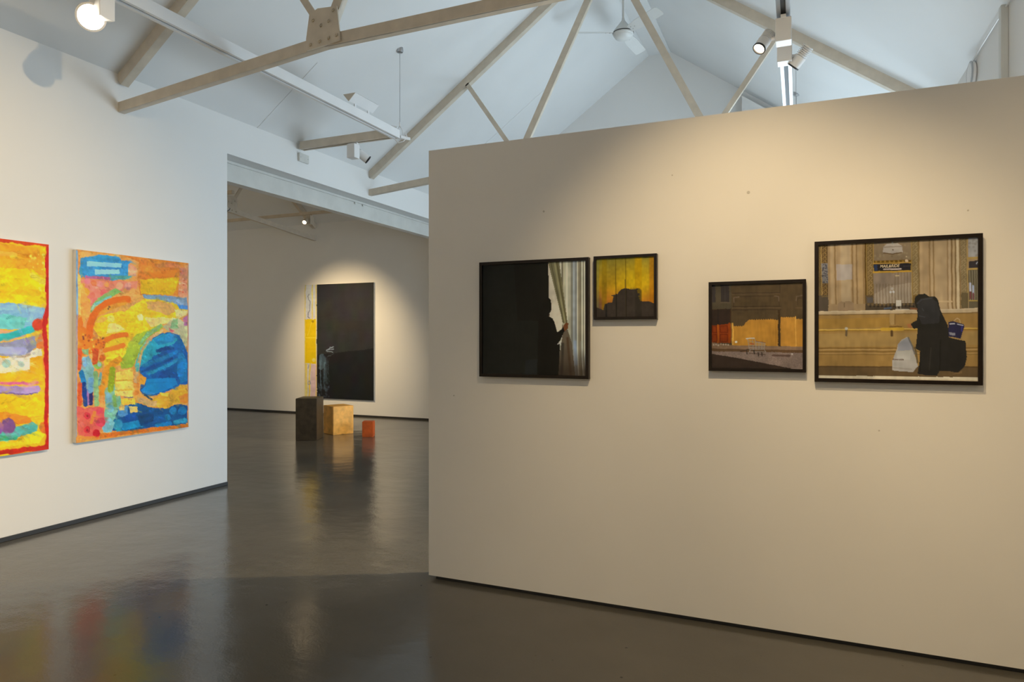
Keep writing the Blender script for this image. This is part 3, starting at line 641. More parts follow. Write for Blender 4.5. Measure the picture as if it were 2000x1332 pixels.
    L([(295, 2165), (245, 2300)], 42, (246, 135, 50)); D(190, 2210, 14, (150, 20, 30)); D(190, 2385, 14, (140, 14, 26)); D(100, 2500, 30, (240, 150, 50))
    L([(380, 2470), (800, 2415), (1540, 2345)], 50, (216, 112, 24)); L([(40, 2480), (330, 2500)], 30, (235, 140, 50))
    a.smear(1500, 55, 28, .15, 5, .75); a.smear(1500, 26, 16, .7, 6, 1.)
    a.warp(1.5); a.br = .08
    P([(175, 195), (300, 205), (650, 228), (640, 283), (400, 270), (180, 262)], (145, 203, 218), a=.95); P([(285, 305), (620, 308), (622, 363), (285, 372)], (152, 208, 220), a=.95)
    L([(730, 690), (580, 705), (440, 745), (330, 825), (262, 920), (222, 1020), (215, 1150)], 84, (228, 104, 10), a=.7); L([(450, 1222), (590, 1175), (715, 1155)], 56, (231, 114, 14), a=.8); L([(430, 1362), (560, 1335), (670, 1305)], 50, (234, 124, 22), a=.8)
    P([(980, 1735), (1370, 1722), (1392, 1790), (1325, 1845), (1150, 1920), (960, 1930)], (14, 126, 186), a=.6)
    a.warp(3); a.br = .2
    L([(1544, 250), (1546, 2340)], 16, (196, 140, 95)); L([(42, 60), (48, 900)], 26, (118, 165, 205)); L([(47, 900), (46, 2480)], 14, (150, 150, 175))
    return a
# ---- the painting cut by the frame's left edge
def painting_bands():
    a = Art(230, 330, [(-958, -96), (262, 62), (258, 1275), (-958, 1471)], 5, 11); a.br = .17; a.px = 4
    P, L, D = a.poly, a.line, a.dot
    P([(-1100, -200), (400, -200), (400, 1600), (-1100, 1600)], (250, 192, 22))
    P([(-1000, -90), (200, 80), (235, 240), (-1000, 170)], (244, 165, 28)); L([(-1000, 20), (180, 130)], 26, (232, 140, 20)); L([(-1000, -20), (60, 125)], 30, (250, 180, 60))
    P([(-1000, 180), (160, 205), (245, 270), (235, 415), (-1000, 400)], (253, 212, 8)); L([(-1000, 330), (200, 345)], 34, (250, 196, 14)); L([(160, 240), (245, 290)], 30, (252, 222, 60))
    P([(-1000, 400), (0, 408), (130, 418), (242, 440), (235, 495), (150, 560), (-1000, 600)], (135, 182, 216)); L([(-1000, 430), (70, 440)], 30, (150, 198, 232)); P([(130, 420), (240, 440), (220, 500), (140, 520)], (140, 175, 205))
    P([(-1000, 490), (0, 478), (130, 492), (110, 555), (-1000, 640)], (115, 202, 192)); P([(-1000, 600), (60, 570), (140, 600), (0, 640), (-1000, 690)], (238, 170, 110))
    L([(-900, 690), (-200, 640), (0, 612), (165, 558)], 42, (55, 182, 180))
    P([(-1000, 680), (0, 645), (180, 600), (192, 670), (130, 720), (-1000, 770)], (150, 152, 168)); L([(-900, 700), (-100, 690), (115, 692)], 42, (166, 172, 212))
    P([(-1000, 770), (0, 735), (130, 710), (222, 668), (220, 740), (150, 815), (-1000, 890)], (246, 230, 190)); D(10, 770, 28, (175, 205, 190)); D(100, 770, 20, (190, 205, 190)); L([(80, 730), (150, 712)], 14, (190, 160, 130))
    P([(150, 735), (235, 720), (235, 900), (-1000, 900), (-1000, 850), (0, 835), (150, 800)], (251, 186, 18)); L([(-900, 890), (190, 885)], 16, (235, 110, 150))
    L([(-900, 925), (0, 925), (185, 924)], 46, (184, 152, 202)); L([(-900, 955), (190, 948)], 8, (120, 95, 150))
    P([(-1000, 970), (240, 950), (240, 1080), (-1000, 1090)], (252, 200, 14)); P([(-1000, 1080), (0, 1062), (140, 1082), (165, 1120), (0, 1130), (-1000, 1180)], (240, 142, 30))
    L([(-900, 1230), (0, 1195), (160, 1150)], 66, (92, 192, 172)); L([(-900, 1250), (60, 1205)], 30, (70, 180, 130)); D(20, 1140, 44, (135, 82, 142)); D(-60, 1150, 50, (140, 85, 150))
    P([(-1000, 1270), (60, 1235), (180, 1170), (235, 1190), (200, 1240), (-1000, 1400)], (250, 216, 28))
    L([(230, 600), (210, 660)], 50, (240, 132, 46)); D(200, 535, 36, (226, 66, 30)); D(235, 1150, 34, (238, 120, 34)); L([(232, 740), (235, 850)], 20, (240, 150, 40))
    for k in range(26): D(140+random.random()*110, 90+random.random()*250, 4+random.random()*5, (253, 225, 80))
    a.smear(1500, 60, 18, .05, 8, .75)
    a.warp(7)
    L([(254, 60), (256, 360), (240, 520), (245, 700), (250, 1280)], 26, (206, 34, 14)); L([(-1000, -110), (255, 62)], 30, (222, 70, 24)); L([(-1000, 1470), (0, 1295), (255, 1262)], 30, (205, 40, 16))
    return a
# ---- tall black panel with the yellow strip (second room)
def painting_black():
    a = Art(150, 215, [(203, 130), (673, 118), (673, 913), (203, 886)], 2, 21); a.br = .10; a.px = 3
    P, L, D = a.poly, a.line, a.dot
    P([(100, 0), (800, 0), (800, 1000), (100, 1000)], (41, 36, 28)); P([(280, 600), (700, 560), (700, 1000), (280, 1000)], (22, 19, 15), a=.8)
    P([(100, 0), (286, 0), (286, 1000), (100, 1000)], (186, 168, 138)); P([(100, 660), (250, 660), (250, 1000), (100, 1000)], (190, 165, 125)); P([(245, 660), (286, 660), (286, 1000), (245, 1000)], (192, 150, 122))
    P([(203, 362), (280, 358), (280, 660), (203, 655)], (206, 156, 8), br=.06); L([(205, 482), (280, 485)], 3, (222, 180, 50)); L([(222, 470), (250, 380)], 3, (218, 175, 50)); D(265, 632, 12, (214, 175, 70)); D(258, 375, 8, (160, 115, 10))
    L([(207, 130), (207, 890)], 5, (206, 165, 50)); L([(256, 130), (256, 362)], 7, (206, 168, 70)); L([(281, 130), (281, 890)], 5, (206, 165, 60)); L([(215, 660), (217, 890)], 6, (212, 168, 40)); L([(241, 655), (236, 760), (235, 890)], 7, (212, 160, 30))
    L([(236, 190), (225, 205), (230, 225), (240, 240), (240, 300), (228, 320), (226, 345), (236, 355)], 4, (95, 90, 88)); L([(226, 690), (232, 670)], 5, (140, 125, 115)); L([(226, 780), (240, 775), (242, 795), (228, 800), (226, 780)], 4, (120, 105, 105))
    a.warp(5)
    for k in range(22):
        x = 300+random.random()*70; L([(x, 600+random.random()*50), (x+3, 680+random.random()*190)], 4, (92, 104, 96), a=.28)
    for k in range(30): D(292+random.random()*90, 790+random.random()*95, 7, (84, 92, 84), a=.30)
    P([(300, 600), (330, 590), (345, 660), (325, 700), (302, 690)], (88, 100, 92), a=.55)
    for q in ((355, 575, 398, 545), (356, 570, 400, 560), (360, 580, 398, 580), (380, 552, 402, 545)): L([(q[0], q[1]), (q[2], q[3])], 5, (150, 148, 132), a=.8)
    L([(340, 625), (400, 590)], 4, (80, 82, 74), a=.6); return a
# ---- photograph: person drawing a curtain
def photo_curtain():
    a = Art(200, 220, [(113, 222), (1008, 178), (1008, 1172), (120, 1158)]); a.px = 6
    P, L, D = a.poly, a.line, a.dot
    P([(0, 0), (1100, 0), (1100, 1300), (0, 1300)], (28, 25, 19)); P([(380, 150), (690, 150), (690, 700), (420, 700)], (20, 16, 11), a=.8); P([(490, 1040), (690, 1020), (690, 1200), (480, 1200)], (38, 38, 36), a=.45)
    P([(683, 150), (1050, 150), (1050, 1220), (775, 1200), (790, 900), (800, 760)], (146, 134, 110))
    st = [(700, 150, 790), (760, 110, 0)]
    for x, wd, c in [(792, 14, (205, 190, 158)), (806, 10, (92, 76, 52)), (822, 16, (178, 160, 125)), (845, 22, (200, 186, 150)), (868, 18, (165, 150, 122)), (890, 14, (112, 102, 86)), (906, 18, (150, 146, 138)), (924, 16, (120, 114, 108)), (938, 8, (216, 204, 174)), (950, 14, (128, 110, 84)), (966, 10, (96, 78, 54)), (976, 12, (210, 198, 170)), (990, 8, (104, 88, 66)), (1000, 12, (222, 212, 190))]:
        L([(x-2, 150), (x, 1000), (x+12, 1200)], wd, c, soft=9)
    P([(683, 180), (700, 240), (808, 720), (800, 775), (760, 805), (735, 700), (690, 670), (690, 520)], (203, 178, 146))
    P([(676, 170), (775, 170), (852, 720), (812, 722)], (112, 98, 66)); L([(735, 180), (830, 720)], 14, (140, 124, 84), soft=9); L([(755, 180), (842, 720)], 8, (84, 70, 42), soft=7); L([(705, 190), (818, 715)], 8, (88, 76, 50), soft=6)
    P([(790, 900), (745, 905), (775, 800), (825, 770), (830, 900)], (190, 172, 150))
    P([(815, 780), (850, 770), (890, 900), (920, 1200), (770, 1200), (790, 930)], (96, 78, 58)); L([(850, 850), (880, 1180)], 20, (78, 54, 36), soft=12); L([(810, 900), (800, 1180)], 22, (58, 48, 38), soft=14)
    for x, wd, c in [(925, 26, (140, 148, 160)), (978, 10, (150, 140, 124))]: L([(x-10, 880), (x, 1070)], wd, c, a=.7, soft=16)
    f = np.clip((a.y0-930)/200, 0, 1)*(a.x0 > 770)*.72; a.c = a.c*(1-f[..., None])+np.array((46, 32, 22))*f[..., None]
    P([(600, 700), (640, 540), (668, 505), (690, 503), (706, 520), (714, 580), (708, 622), (692, 640), (690, 662), (722, 680), (746, 740), (762, 800), (800, 772), (822, 740), (840, 765), (818, 802), (790, 870), (762, 903), (745, 906), (788, 916), (780, 1000), (772, 1200), (590, 1200)], (19, 15, 10))
    P([(812, 745), (838, 715), (858, 720), (856, 765), (825, 790)], (108, 58, 30)); P([(690, 640), (700, 640), (692, 668), (684, 668)], (60, 38, 24)); return a
# ---- photograph: dome at sunset behind a sheer curtain
def photo_sunset():
    a = Art(140, 145, [(1100, 166), (1598, 148), (1598, 664), (1102, 664)]); a.px = 5
    P, L = a.poly, a.line
    v = a.v[..., None]; top, mid, bot = np.array((150, 128, 40.)), np.array((205, 148, 22.)), np.array((205, 108, 32.))
    a.c = np.where(v < .45, top+(mid-top)*v/.45, mid+(bot-mid)*np.clip((v-.45)/.35, 0, 1))
    g = np.exp(-((a.x0-1430)/150)**2-((a.y0-370)/140)**2)[..., None]*.8; a.c = a.c*(1-g)+np.array((238, 186, 12))*g
    g = np.exp(-((a.x0-1110)/60)**2-((a.y0-600)/110)**2)[..., None]*.8; a.c = a.c*(1-g)+np.array((92, 72, 62))*g
    for x, wd, c, al in [(1168, 42, (150, 112, 5), .6), (1460, 60, (204, 146, 0), .7), (1578, 44, (196, 112, 8), .6), (1110, 24, (150, 140, 70), .5)]: L([(x, 100), (x, 700)], wd, c, a=al, soft=10)
    P([(1090, 575), (1160, 605), (1172, 552), (1196, 548), (1196, 541), (1236, 541), (1246, 488), (1230, 484), (1230, 478), (1282, 470), (1292, 450), (1312, 430), (1344, 418), (1378, 424), (1396, 430), (1440, 430), (1462, 418), (1450, 440), (1455, 464), (1474, 466), (1462, 490), (1476, 532), (1560, 536), (1610, 560), (1610, 700), (1090, 700)], (64, 50, 38))
    for x in (1395, 1412, 1428, 1442): L([(x, 432), (x+4, 420)], 5, (64, 50, 38))
    for y in (480, 500, 520): L([(1455, y), (1474, y)], 5, (64, 50, 38))
    L([(1347, 345), (1348, 420)], 5, (86, 62, 18)); L([(1460, 450), (1462, 700)], 56, (44, 36, 26), a=.6, soft=12); L([(1262, 100), (1272, 700)], 7, (110, 82, 10), a=.8); L([(1350, 100), (1357, 700)], 6, (112, 84, 12), a=.8); L([(1270, 470), (1273, 700)], 10, (34, 27, 22)); L([(1356, 430), (1357, 700)], 7, (36, 29, 24)); L([(1185, 560), (1187, 700)], 14, (36, 30, 25)); return a
# ---- photograph: trolley before a sunlit wall
def photo_trolley():
    a = Art(200, 195, [(78, 122), (1255, 92), (1245, 1220), (72, 1196)], 3, 31); a.px = 6
    P, L, D = a.poly, a.line, a.dot
    P([(0, 0), (1400, 0), (1400, 1400), (0, 1400)], (84, 62, 36)); P([(0, 90), (330, 90), (330, 430), (0, 430)], (82, 66, 44))
    P([(78, 110), (122, 110), (124, 345), (78, 345)], (56, 46, 40)); P([(192, 115), (302, 115), (300, 340), (192, 340)], (54, 43, 36)); L([(246, 120), (246, 340)], 6, (68, 54, 42)); L([(190, 350), (310, 350)], 10, (100, 80, 54))
    L([(345, 228), (960, 222)], 10, (66, 48, 30)); L([(345, 242), (960, 236)], 8, (96, 72, 46)); L([(960, 110), (962, 225)], 8, (62, 46, 28)); L([(355, 395), (360, 290), (400, 270), (890, 265), (945, 290), (950, 395)], 8, (66, 48, 29)); L([(360, 345), (360, 285), (430, 275)], 12, (108, 84, 58)); L([(890, 268), (945, 275), (945, 330)], 12, (108, 84, 58)); L([(1172, 330), (1175, 275), (1250, 262)], 12, (108, 84, 58)); L([(1190, 390), (1190, 300), (1260, 290)], 8, (66, 48, 29)); L([(350, 404), (970, 402)], 10, (62, 45, 27)); L([(340, 422), (970, 420)], 14, (98, 73, 44)); L([(340, 446), (970, 444)], 10, (64, 46, 28)); L([(1160, 425), (1260, 422)], 14, (98, 73, 44))
    P([(60, 440), (320, 430), (320, 650), (60, 650)], (50, 34, 24)); L([(318, 430), (318, 880)], 12, (66, 42, 22)); L([(155, 440), (155, 640)], 14, (40, 28, 22))
    P([(60, 648), (320, 625), (320, 875), (60, 866)], (138, 50, 10)); L([(155, 640), (155, 868)], 20, (170, 80, 14)); L([(302, 620), (302, 872)], 18, (150, 62, 10))
    for x0, x1 in ((84, 136), (184, 276)):
        for y0, y1 in ((655, 738), (765, 855)): L([(x0, y0), (x1, y0), (x1, y1), (x0, y1), (x0, y0)], 7, (96, 30, 6))
    s0 = [(335, 662)]
    for k in range(5): s0 += [(350+k*28, 666), (364+k*28, 652)]
    s0 += [(490, 655), (515, 612), (556, 576)]
    for k in range(12): s0 += [(568+k*30, 566), (583+k*30, 580)]
    P(s0+[(935, 574), (935, 918), (340, 908)], (188, 124, 42))
    s1 = [(962, 548)]
    for k in range(6): s1 += [(980+k*30, 536), (995+k*30, 550)]
    P(s1+[(1158, 536), (1160, 572), (1200, 564), (1215, 576), (1260, 566), (1260, 928), (962, 918)], (188, 124, 44))
    P([(932, 450), (960, 448), (958, 918), (930, 916)], (62, 42, 22)); L([(345, 622), (346, 906)], 16, (236, 168, 66)); L([(326, 622), (330, 880)], 8, (190, 120, 40)); L([(1158, 536), (1160, 920)], 12, (216, 152, 62)); L([(900, 590), (900, 915)], 6, (170, 110, 36)); D(388, 862, 15, (226, 204, 165))
    P([(60, 866), (340, 908), (1260, 926), (1260, 985), (60, 955)], (138, 102, 70)); 
    for k in range(7): D(95+k*32, 890+random.random()*14, 11, random.choice([(190, 160, 125), (90, 66, 46), (170, 140, 105)]))
    L([(60, 962), (500, 975), (1260, 988)], 34, (98, 66, 38)); P([(60, 982), (1260, 1006), (1260, 1300), (1080, 1205), (60, 1012)], (126, 100, 80))
    n = np.random.RandomState(5).rand(a.h, a.w); m = ((a.y0 > 990) & (n > .8)); a.c[m] = a.c[m]*1.18
    P([(60, 1012), (500, 1090), (1090, 1207), (1090, 1300), (60, 1300)], (54, 38, 27)); L([(860, 1040), (1080, 1045)], 26, (92, 66, 50)); L([(440, 985), (540, 960), (620, 970)], 14, (70, 48, 32)); D(1110, 1022, 12, (190, 165, 140)); L([(560, 1010), (760, 1030)], 10, (90, 66, 48))
    c = (156, 140, 118)
    for q in [[(520, 822), (540, 830), (560, 960)], [(540, 815), (620, 815), (640, 860), (765, 880)], [(545, 850), (760, 890), (750, 960), (575, 960)], [(560, 905), (755, 920)], [(555, 880), (758, 905)], [(565, 935), (752, 942)], [(560, 985), (770, 990)], [(600, 820), (610, 960)], [(640, 860), (645, 960)], [(680, 868), (684, 960)], [(720, 876), (722, 955)], [(575, 960), (560, 990)], [(750, 960), (770, 990)]]: L(q, 6, c, soft=7)
    L([(520, 820), (620, 815)], 12, (200, 180, 150)); L([(570, 885), (615, 890)], 12, (170, 70, 40)); L([(640, 850), (765, 876)], 6, (120, 60, 40))
    for x, y in ((525, 1010), (620, 1010), (672, 1040), (720, 1038)): L([(x, y-35), (x+4, y+8)], 12, (52, 40, 32))
    return a
# ---- photograph: ticket counter
def photo_counter():
    a = Art(300, 275, [(75, 124), (1372, 62), (1348, 1238), (57, 1198)], 2, 41); a.px = 5
    P, L, D = a.poly, a.line, a.dot
    def strip(x0, x1, y0, y1, c0, c1, step=34):
        P([(x0, y0), (x1, y0), (x1, y1), (x0, y1)], c0); y = y0
        while y < y1-step*.5:
            L([(x0+6, y+step), (x0+(x1-x0)*.5, y+step*.55), (x1-8, y+4)], 6, c1); L([(x0+8, y+step*.4), (x0+(x1-x0)*.35, y+step*.1)], 5, c1); D((x0+x1)/2+8, y+step*.8, 6, c1); y += step
    P([(0, 0), (1500, 0), (1500, 1400), (0, 1400)], (166, 130, 86))
    strip(70, 92, 60, 660, (96, 72, 40), (128, 98, 52)); strip(98, 146, 60, 530, (92, 66, 36), (142, 106, 54)); L([(95, 60), (95, 660)], 6, (176, 134, 66)); P([(92, 270), (146, 270), (146, 430), (100, 430)], (128, 128, 132), a=.6)
    for k in range(26): D(100+random.random()*42, 275+random.random()*150, 5, (70, 62, 60))
    P([(60, 530), (146, 530), (146, 660), (60, 660)], (84, 68, 50)); L([(92, 540), (140, 540)], 5, (130, 100, 50))
    for x, wd, c in [(155, 14, (150, 116, 74)), (180, 22, (172, 138, 94)), (206, 10, (128, 96, 56)), (226, 14, (160, 126, 84)), (290, 80, (172, 140, 98)), (345, 12, (134, 100, 58)), (362, 12, (170, 134, 88)), (380, 10, (130, 96, 54)), (410, 30, (172, 134, 84)), (436, 10, (140, 104, 58))]: L([(x, 50), (x, 600)], wd, c, soft=7)
    P([(216, 280), (345, 280), (345, 400), (216, 410)], (166, 156, 154), a=.45)
    P([(146, 600), (445, 600), (445, 660), (146, 660)], (158, 124, 82)); P([(222, 596), (240, 580), (335, 580), (350, 596), (350, 656), (220, 656)], (148, 116, 80)); L([(275, 595), (272, 625)], 6, (110, 84, 56))
    P([(445, 60), (892, 60), (892, 660), (445, 660)], (118, 88, 42)); L([(452, 90), (450, 650)], 12, (92, 62, 22)); strip(466, 514, 105, 530, (114, 86, 46), (150, 116, 66), 40); L([(518, 100), (516, 600)], 6, (172, 132, 66)); L([(462, 100), (460, 540)], 5, (160, 124, 62))
    P([(525, 95), (830, 90), (826, 246), (522, 250)], (132, 106, 74)); L([(460, 100), (890, 84)], 8, (176, 132, 70))
    for k in range(22): D(530+random.random()*290, 112+random.random()*125, 9, random.choice([(144, 120, 86), (118, 92, 58), (150, 124, 84)]), a=.6)
    P([(600, 135), (630, 112), (715, 108), (752, 128), (756, 180), (690, 190), (675, 196), (655, 190), (592, 182)], (166, 146, 122)); L([(600, 140), (750, 134)], 8, (134, 114, 90)); L([(600, 186), (672, 196), (745, 184)], 6, (84, 58, 28)); L([(672, 60), (674, 112)], 14, (150, 140, 116)); D(676, 163, 5, (90, 66, 40))
    P([(520, 248), (830, 244), (828, 268), (520, 272)], (104, 72, 22)); 
    for x in range(540, 830, 36): D(x, 256, 8, (150, 108, 40))
    D(786, 254, 14, (222, 180, 130)); D(838, 232, 6, (226, 196, 150)); D(785, 218, 6, (200, 170, 120))
    L([(518, 272), (820, 266)], 8, (190, 140, 58)); P([(518, 278), (820, 272), (818, 330), (518, 334)], (40, 33, 32)); P([(522, 284), (548, 284), (548, 330), (522, 330)], (44, 58, 84), a=.7); L([(760, 296), (815, 294)], 4, (78, 68, 64)); L([(515, 343), (822, 336)], 13, (188, 138, 46))
    L([(598, 320), (738, 317)], 11, (206, 176, 150))
    P([(515, 352), (824, 345), (822, 604), (512, 606)], (136, 112, 86)); P([(520, 520), (640, 455), (822, 430), (822, 604), (520, 606)], (160, 136, 106), a=.8)
    for k in range(12): x = 540+k*25; L([(x, 350 if k > 5 else 440), (x-2, 604)], 5, (108, 84, 54), a=.8); L([(x+6, 470), (x+5, 600)], 5, (172, 148, 118), a=.5)
    D(665, 478, 12, (172, 152, 128)); D(652, 505, 10, (190, 176, 156)); D(676, 505, 10, (190, 176, 156)); L([(664, 515), (662, 540)], 6, (110, 86, 60)); L([(695, 372), (720, 372)], 8, (196, 166, 112))
    strip(832, 884, 90, 530, (132, 104, 62), (156, 128, 82), 44); L([(828, 90), (826, 600)], 6, (160, 124, 62)); L([(889, 84), (888, 640)], 10, (124, 92, 48))
    P([(446, 530), (512, 530), (512, 600), (446, 600)], (96, 74, 46)); P([(458, 545), (505, 545), (505, 590), (458, 590)], (90, 78, 66)); P([(446, 600), (890, 596), (890, 660), (446, 660)], (76, 60, 42))
    for x in range(470, 850, 32): D(x, 606, 10, (112, 86, 50)); D(x+14, 622, 7, (48, 38, 28))
    L([(600, 640), (650, 632)], 14, (80, 84, 88)); L([(690, 645), (800, 650)], 8, (196, 176, 146))
    P([(692, 574), (735, 572), (736, 618), (692, 620)], (206, 186, 156)); L([(700, 620), (700, 655)], 5, (190, 166, 130)); L([(732, 620), (732, 655)], 5, (190, 166, 130))
    for x, wd, c in [(905, 24, (176, 140, 94)), (940, 26, (166, 132, 88)), (975, 10, (134, 102, 60)), (992, 14, (176, 142, 98)), (1008, 8, (132, 100, 58)), (1065, 100, (174, 140, 96)), (1122, 8, (146, 112, 70)), (1138, 18, (186, 152, 108)), (1156, 8, (116, 84, 44)), (1172, 16, (178, 144, 98)), (1186, 8, (116, 86, 46)), (1205, 22, (206, 174, 126)), (1222, 8, (130, 98, 54))]: L([(x, 40), (x-4, 655)], wd, c, soft=7)
    L([(1020, 585), (1150, 584)], 12, (190, 154, 106))
    strip(1228, 1278, 60, 515, (134, 108, 68), (162, 132, 86), 40); L([(1285, 60), (1280, 620)], 8, (170, 132, 70)); P([(1292, 50), (1400, 50), (1400, 222), (1292, 222)], (164, 150, 132))
    for k in range(14): D(1296+random.random()*75, 70+random.random()*145, 10, (140, 126, 106), a=.6)
    L([(1290, 232), (1380, 228)], 16, (176, 136, 66)); P([(1296, 256), (1380, 252), (1380, 310), (1296, 312)], (58, 48, 44)); L([(1358, 280), (1368, 264)], 6, (214, 204, 194)); L([(1290, 322), (1380, 318)], 12, (180, 140, 66))
    P([(1290, 330), (1380, 328), (1380, 640), (1286, 640)], (100, 84, 58)); 
    for x in (1302, 1322, 1342, 1360): L([(x, 335), (x-2, 575)], 6, (150, 132, 98))
    L([(1302, 440), (1302, 500)], 18, (190, 180, 178)); L([(1326, 460), (1326, 520)], 16, (176, 172, 176)); L([(1302, 510), (1302, 560)], 12, (120, 60, 56)); L([(1326, 520), (1326, 565)], 12, (122, 66, 66)); L([(1290, 580), (1380, 580)], 8, (186, 146, 64)); P([(1226, 515), (1284, 515), (1282, 640), (1224, 640)], (104, 84, 52))
    P([(40, 660), (1400, 640), (1400, 672), (40, 684)], (188, 156, 112)); L([(40, 690), (1400, 678)], 8, (120, 88, 48)); L([(40, 664), (1400, 645)], 5, (206, 176, 132))
    P([(40, 694), (1400, 682), (1400, 1120), (40, 1104)], (156, 114, 56)); P([(40, 720), (640, 712), (640, 790), (40, 796)], (164, 118, 48), a=.7); P([(40, 840), (1400, 830), (1400, 940), (40, 946)], (160, 122, 66), a=.8)
    for y, wd, c in [(958, 10, (122, 86, 40)), (970, 8, (172, 132, 76)), (986, 10, (126, 90, 42)), (1000, 6, (168, 128, 72)), (1010, 6, (130, 94, 46))]: L([(40, y), (1400, y+8)], wd, c)
    P([(638, 684), (684, 682), (682, 770), (642, 772)], (170, 130, 74)); L([(684, 684), (682, 770)], 5, (116, 80, 36))
    L([(40, 810), (1400, 808)], 13, (186, 138, 52)); L([(40, 806), (1400, 804)], 4, (216, 172, 84)); L([(40, 818), (1400, 816)], 4, (122, 84, 30)); L([(578, 808), (742, 808)], 27, (196, 146, 46)); L([(640, 790), (700, 784), (735, 790)], 8, (110, 74, 30))
    L([(290, 796), (286, 856)], 18, (100, 78, 50)); D(288, 800, 12, (190, 170, 136)); L([(656, 826), (656, 858)], 20, (84, 58, 30))
    P([(40, 1104), (1400, 1120), (1400, 1222), (40, 1184)], (104, 77, 44)); L([(40, 1106), (1400, 1122)], 8, (84, 58, 30)); P([(40, 1176), (1400, 1208), (1400, 1300), (40, 1300)], (224, 196, 150)); L([(40, 1200), (1400, 1236)], 6, (196, 160, 112))
    # bag and standing person with a large pack
    P([(650, 1135), (658, 1060), (688, 985), (704, 930), (738, 892), (775, 875), (800, 890), (826, 960), (845, 1050), (862, 1110), (822, 1160), (655, 1142)], (172, 154, 130)); P([(704, 928), (776, 878), (806, 900), (818, 975), (700, 984)], (148, 138, 128)); L([(788, 880), (822, 950), (838, 1010)], 12, (110, 98, 82)); P([(688, 990), (810, 985), (800, 1060), (700, 1060)], (180, 164, 138), a=.8); L([(660, 1120), (810, 1135)], 10, (150, 130, 106), a=.7); L([(845, 960), (858, 1080)], 14, (96, 76, 46))
    P([(843, 590), (849, 547), (880, 525), (930, 521), (962, 542), (1012, 545), (1036, 570), (1052, 650), (1082, 720), (1112, 780), (1122, 880), (1200, 900), (1256, 912), (1264, 1040), (1245, 1112), (1190, 1166), (1120, 1152), (1040, 1150), (1018, 1186), (935, 1186), (858, 1172), (870, 1100), (886, 990), (848, 968), (860, 870), (866, 800), (836, 806), (804, 766), (860, 736), (868, 690), (860, 640)], (41, 35, 27))
    P([(866, 610), (900, 572), (980, 556), (1028, 590), (1050, 680), (1040, 760), (900, 770), (872, 690)], (54, 49, 44), a=.8); L([(866, 600), (900, 568), (990, 556)], 12, (76, 70, 66), a=.6); L([(905, 640), (915, 660)], 6, (74, 68, 60)); L([(880, 700), (925, 712)], 6, (72, 66, 60)); L([(970, 960), (955, 1140)], 8, (70, 60, 44), a=.5); L([(885, 1000), (880, 1150)], 10, (34, 28, 22)); L([(1040, 1140), (1050, 900)], 8, (28, 23, 17))
    P([(1130, 1180), (1220, 1150), (1222, 1172)], (140, 100, 56), a=.6); P([(776, 770), (806, 762), (822, 796), (790, 800)], (172, 104, 56)); L([(815, 640), (860, 645)], 14, (128, 76, 44))
    P([(1118, 752), (1150, 744), (1242, 770), (1246, 800), (1216, 890), (1114, 872)], (44, 38, 54)); L([(1165, 742), (1188, 720), (1208, 732), (1212, 756)], 5, (196, 160, 112)); L([(1130, 768), (1165, 765)], 9, (200, 186, 170)); L([(1190, 770), (1235, 780)], 7, (190, 176, 164)); P([(1122, 838), (1172, 842), (1168, 866), (1124, 858)], (128, 118, 112)); L([(1228, 790), (1226, 830)], 10, (60, 52, 110)); return a

# ---- hang them
def canvas(label, art, y0, y1, z0, z1, th, light, group):
    t = thing('oil_painting', label, 'painting', (LX, (y0+y1)/2, z0), group)
    b = NB(); box(b, (LX+.004, y0, z0), (LX+th, y1, z1)); obj('stretched_canvas', b, M['canvas_edge'], t, bevel=.003)
    art.mesh('paint_layer', M['oil'], lambda u, v, d: (LX+th+.001+d, y0+(y1-y0)*u, z1+(z0-z1)*v), t, light, .0016)
g = 'colourful paintings on the left wall'
canvas('abstract oil painting with a large blue dome shape at lower right', painting_arch(), 3.60, 4.685, .660, 2.223, .045, (212, 206, 196), g)
canvas('yellow and red abstract painting with horizontal bands, cut by the photo edge', painting_bands(), 2.175, 3.385, .643, 2.233, .045, (222, 213, 198), g)
t = thing('panel_painting', 'tall black painting with a narrow yellow and white strip on one side', 'painting', (-8.31, GY, .325))
b = NB(); box(b, (-9.138, GY-.03, .322), (-7.481, GY-.003, 2.582)); obj('panel', b, M['canvas_edge'], t, bevel=.003)
painting_black().mesh('paint_layer', M['oil'], lambda u, v, d: (-9.138+1.657*u, GY-.031-d, 2.582-2.26*v), t, (212, 184, 140), .001)

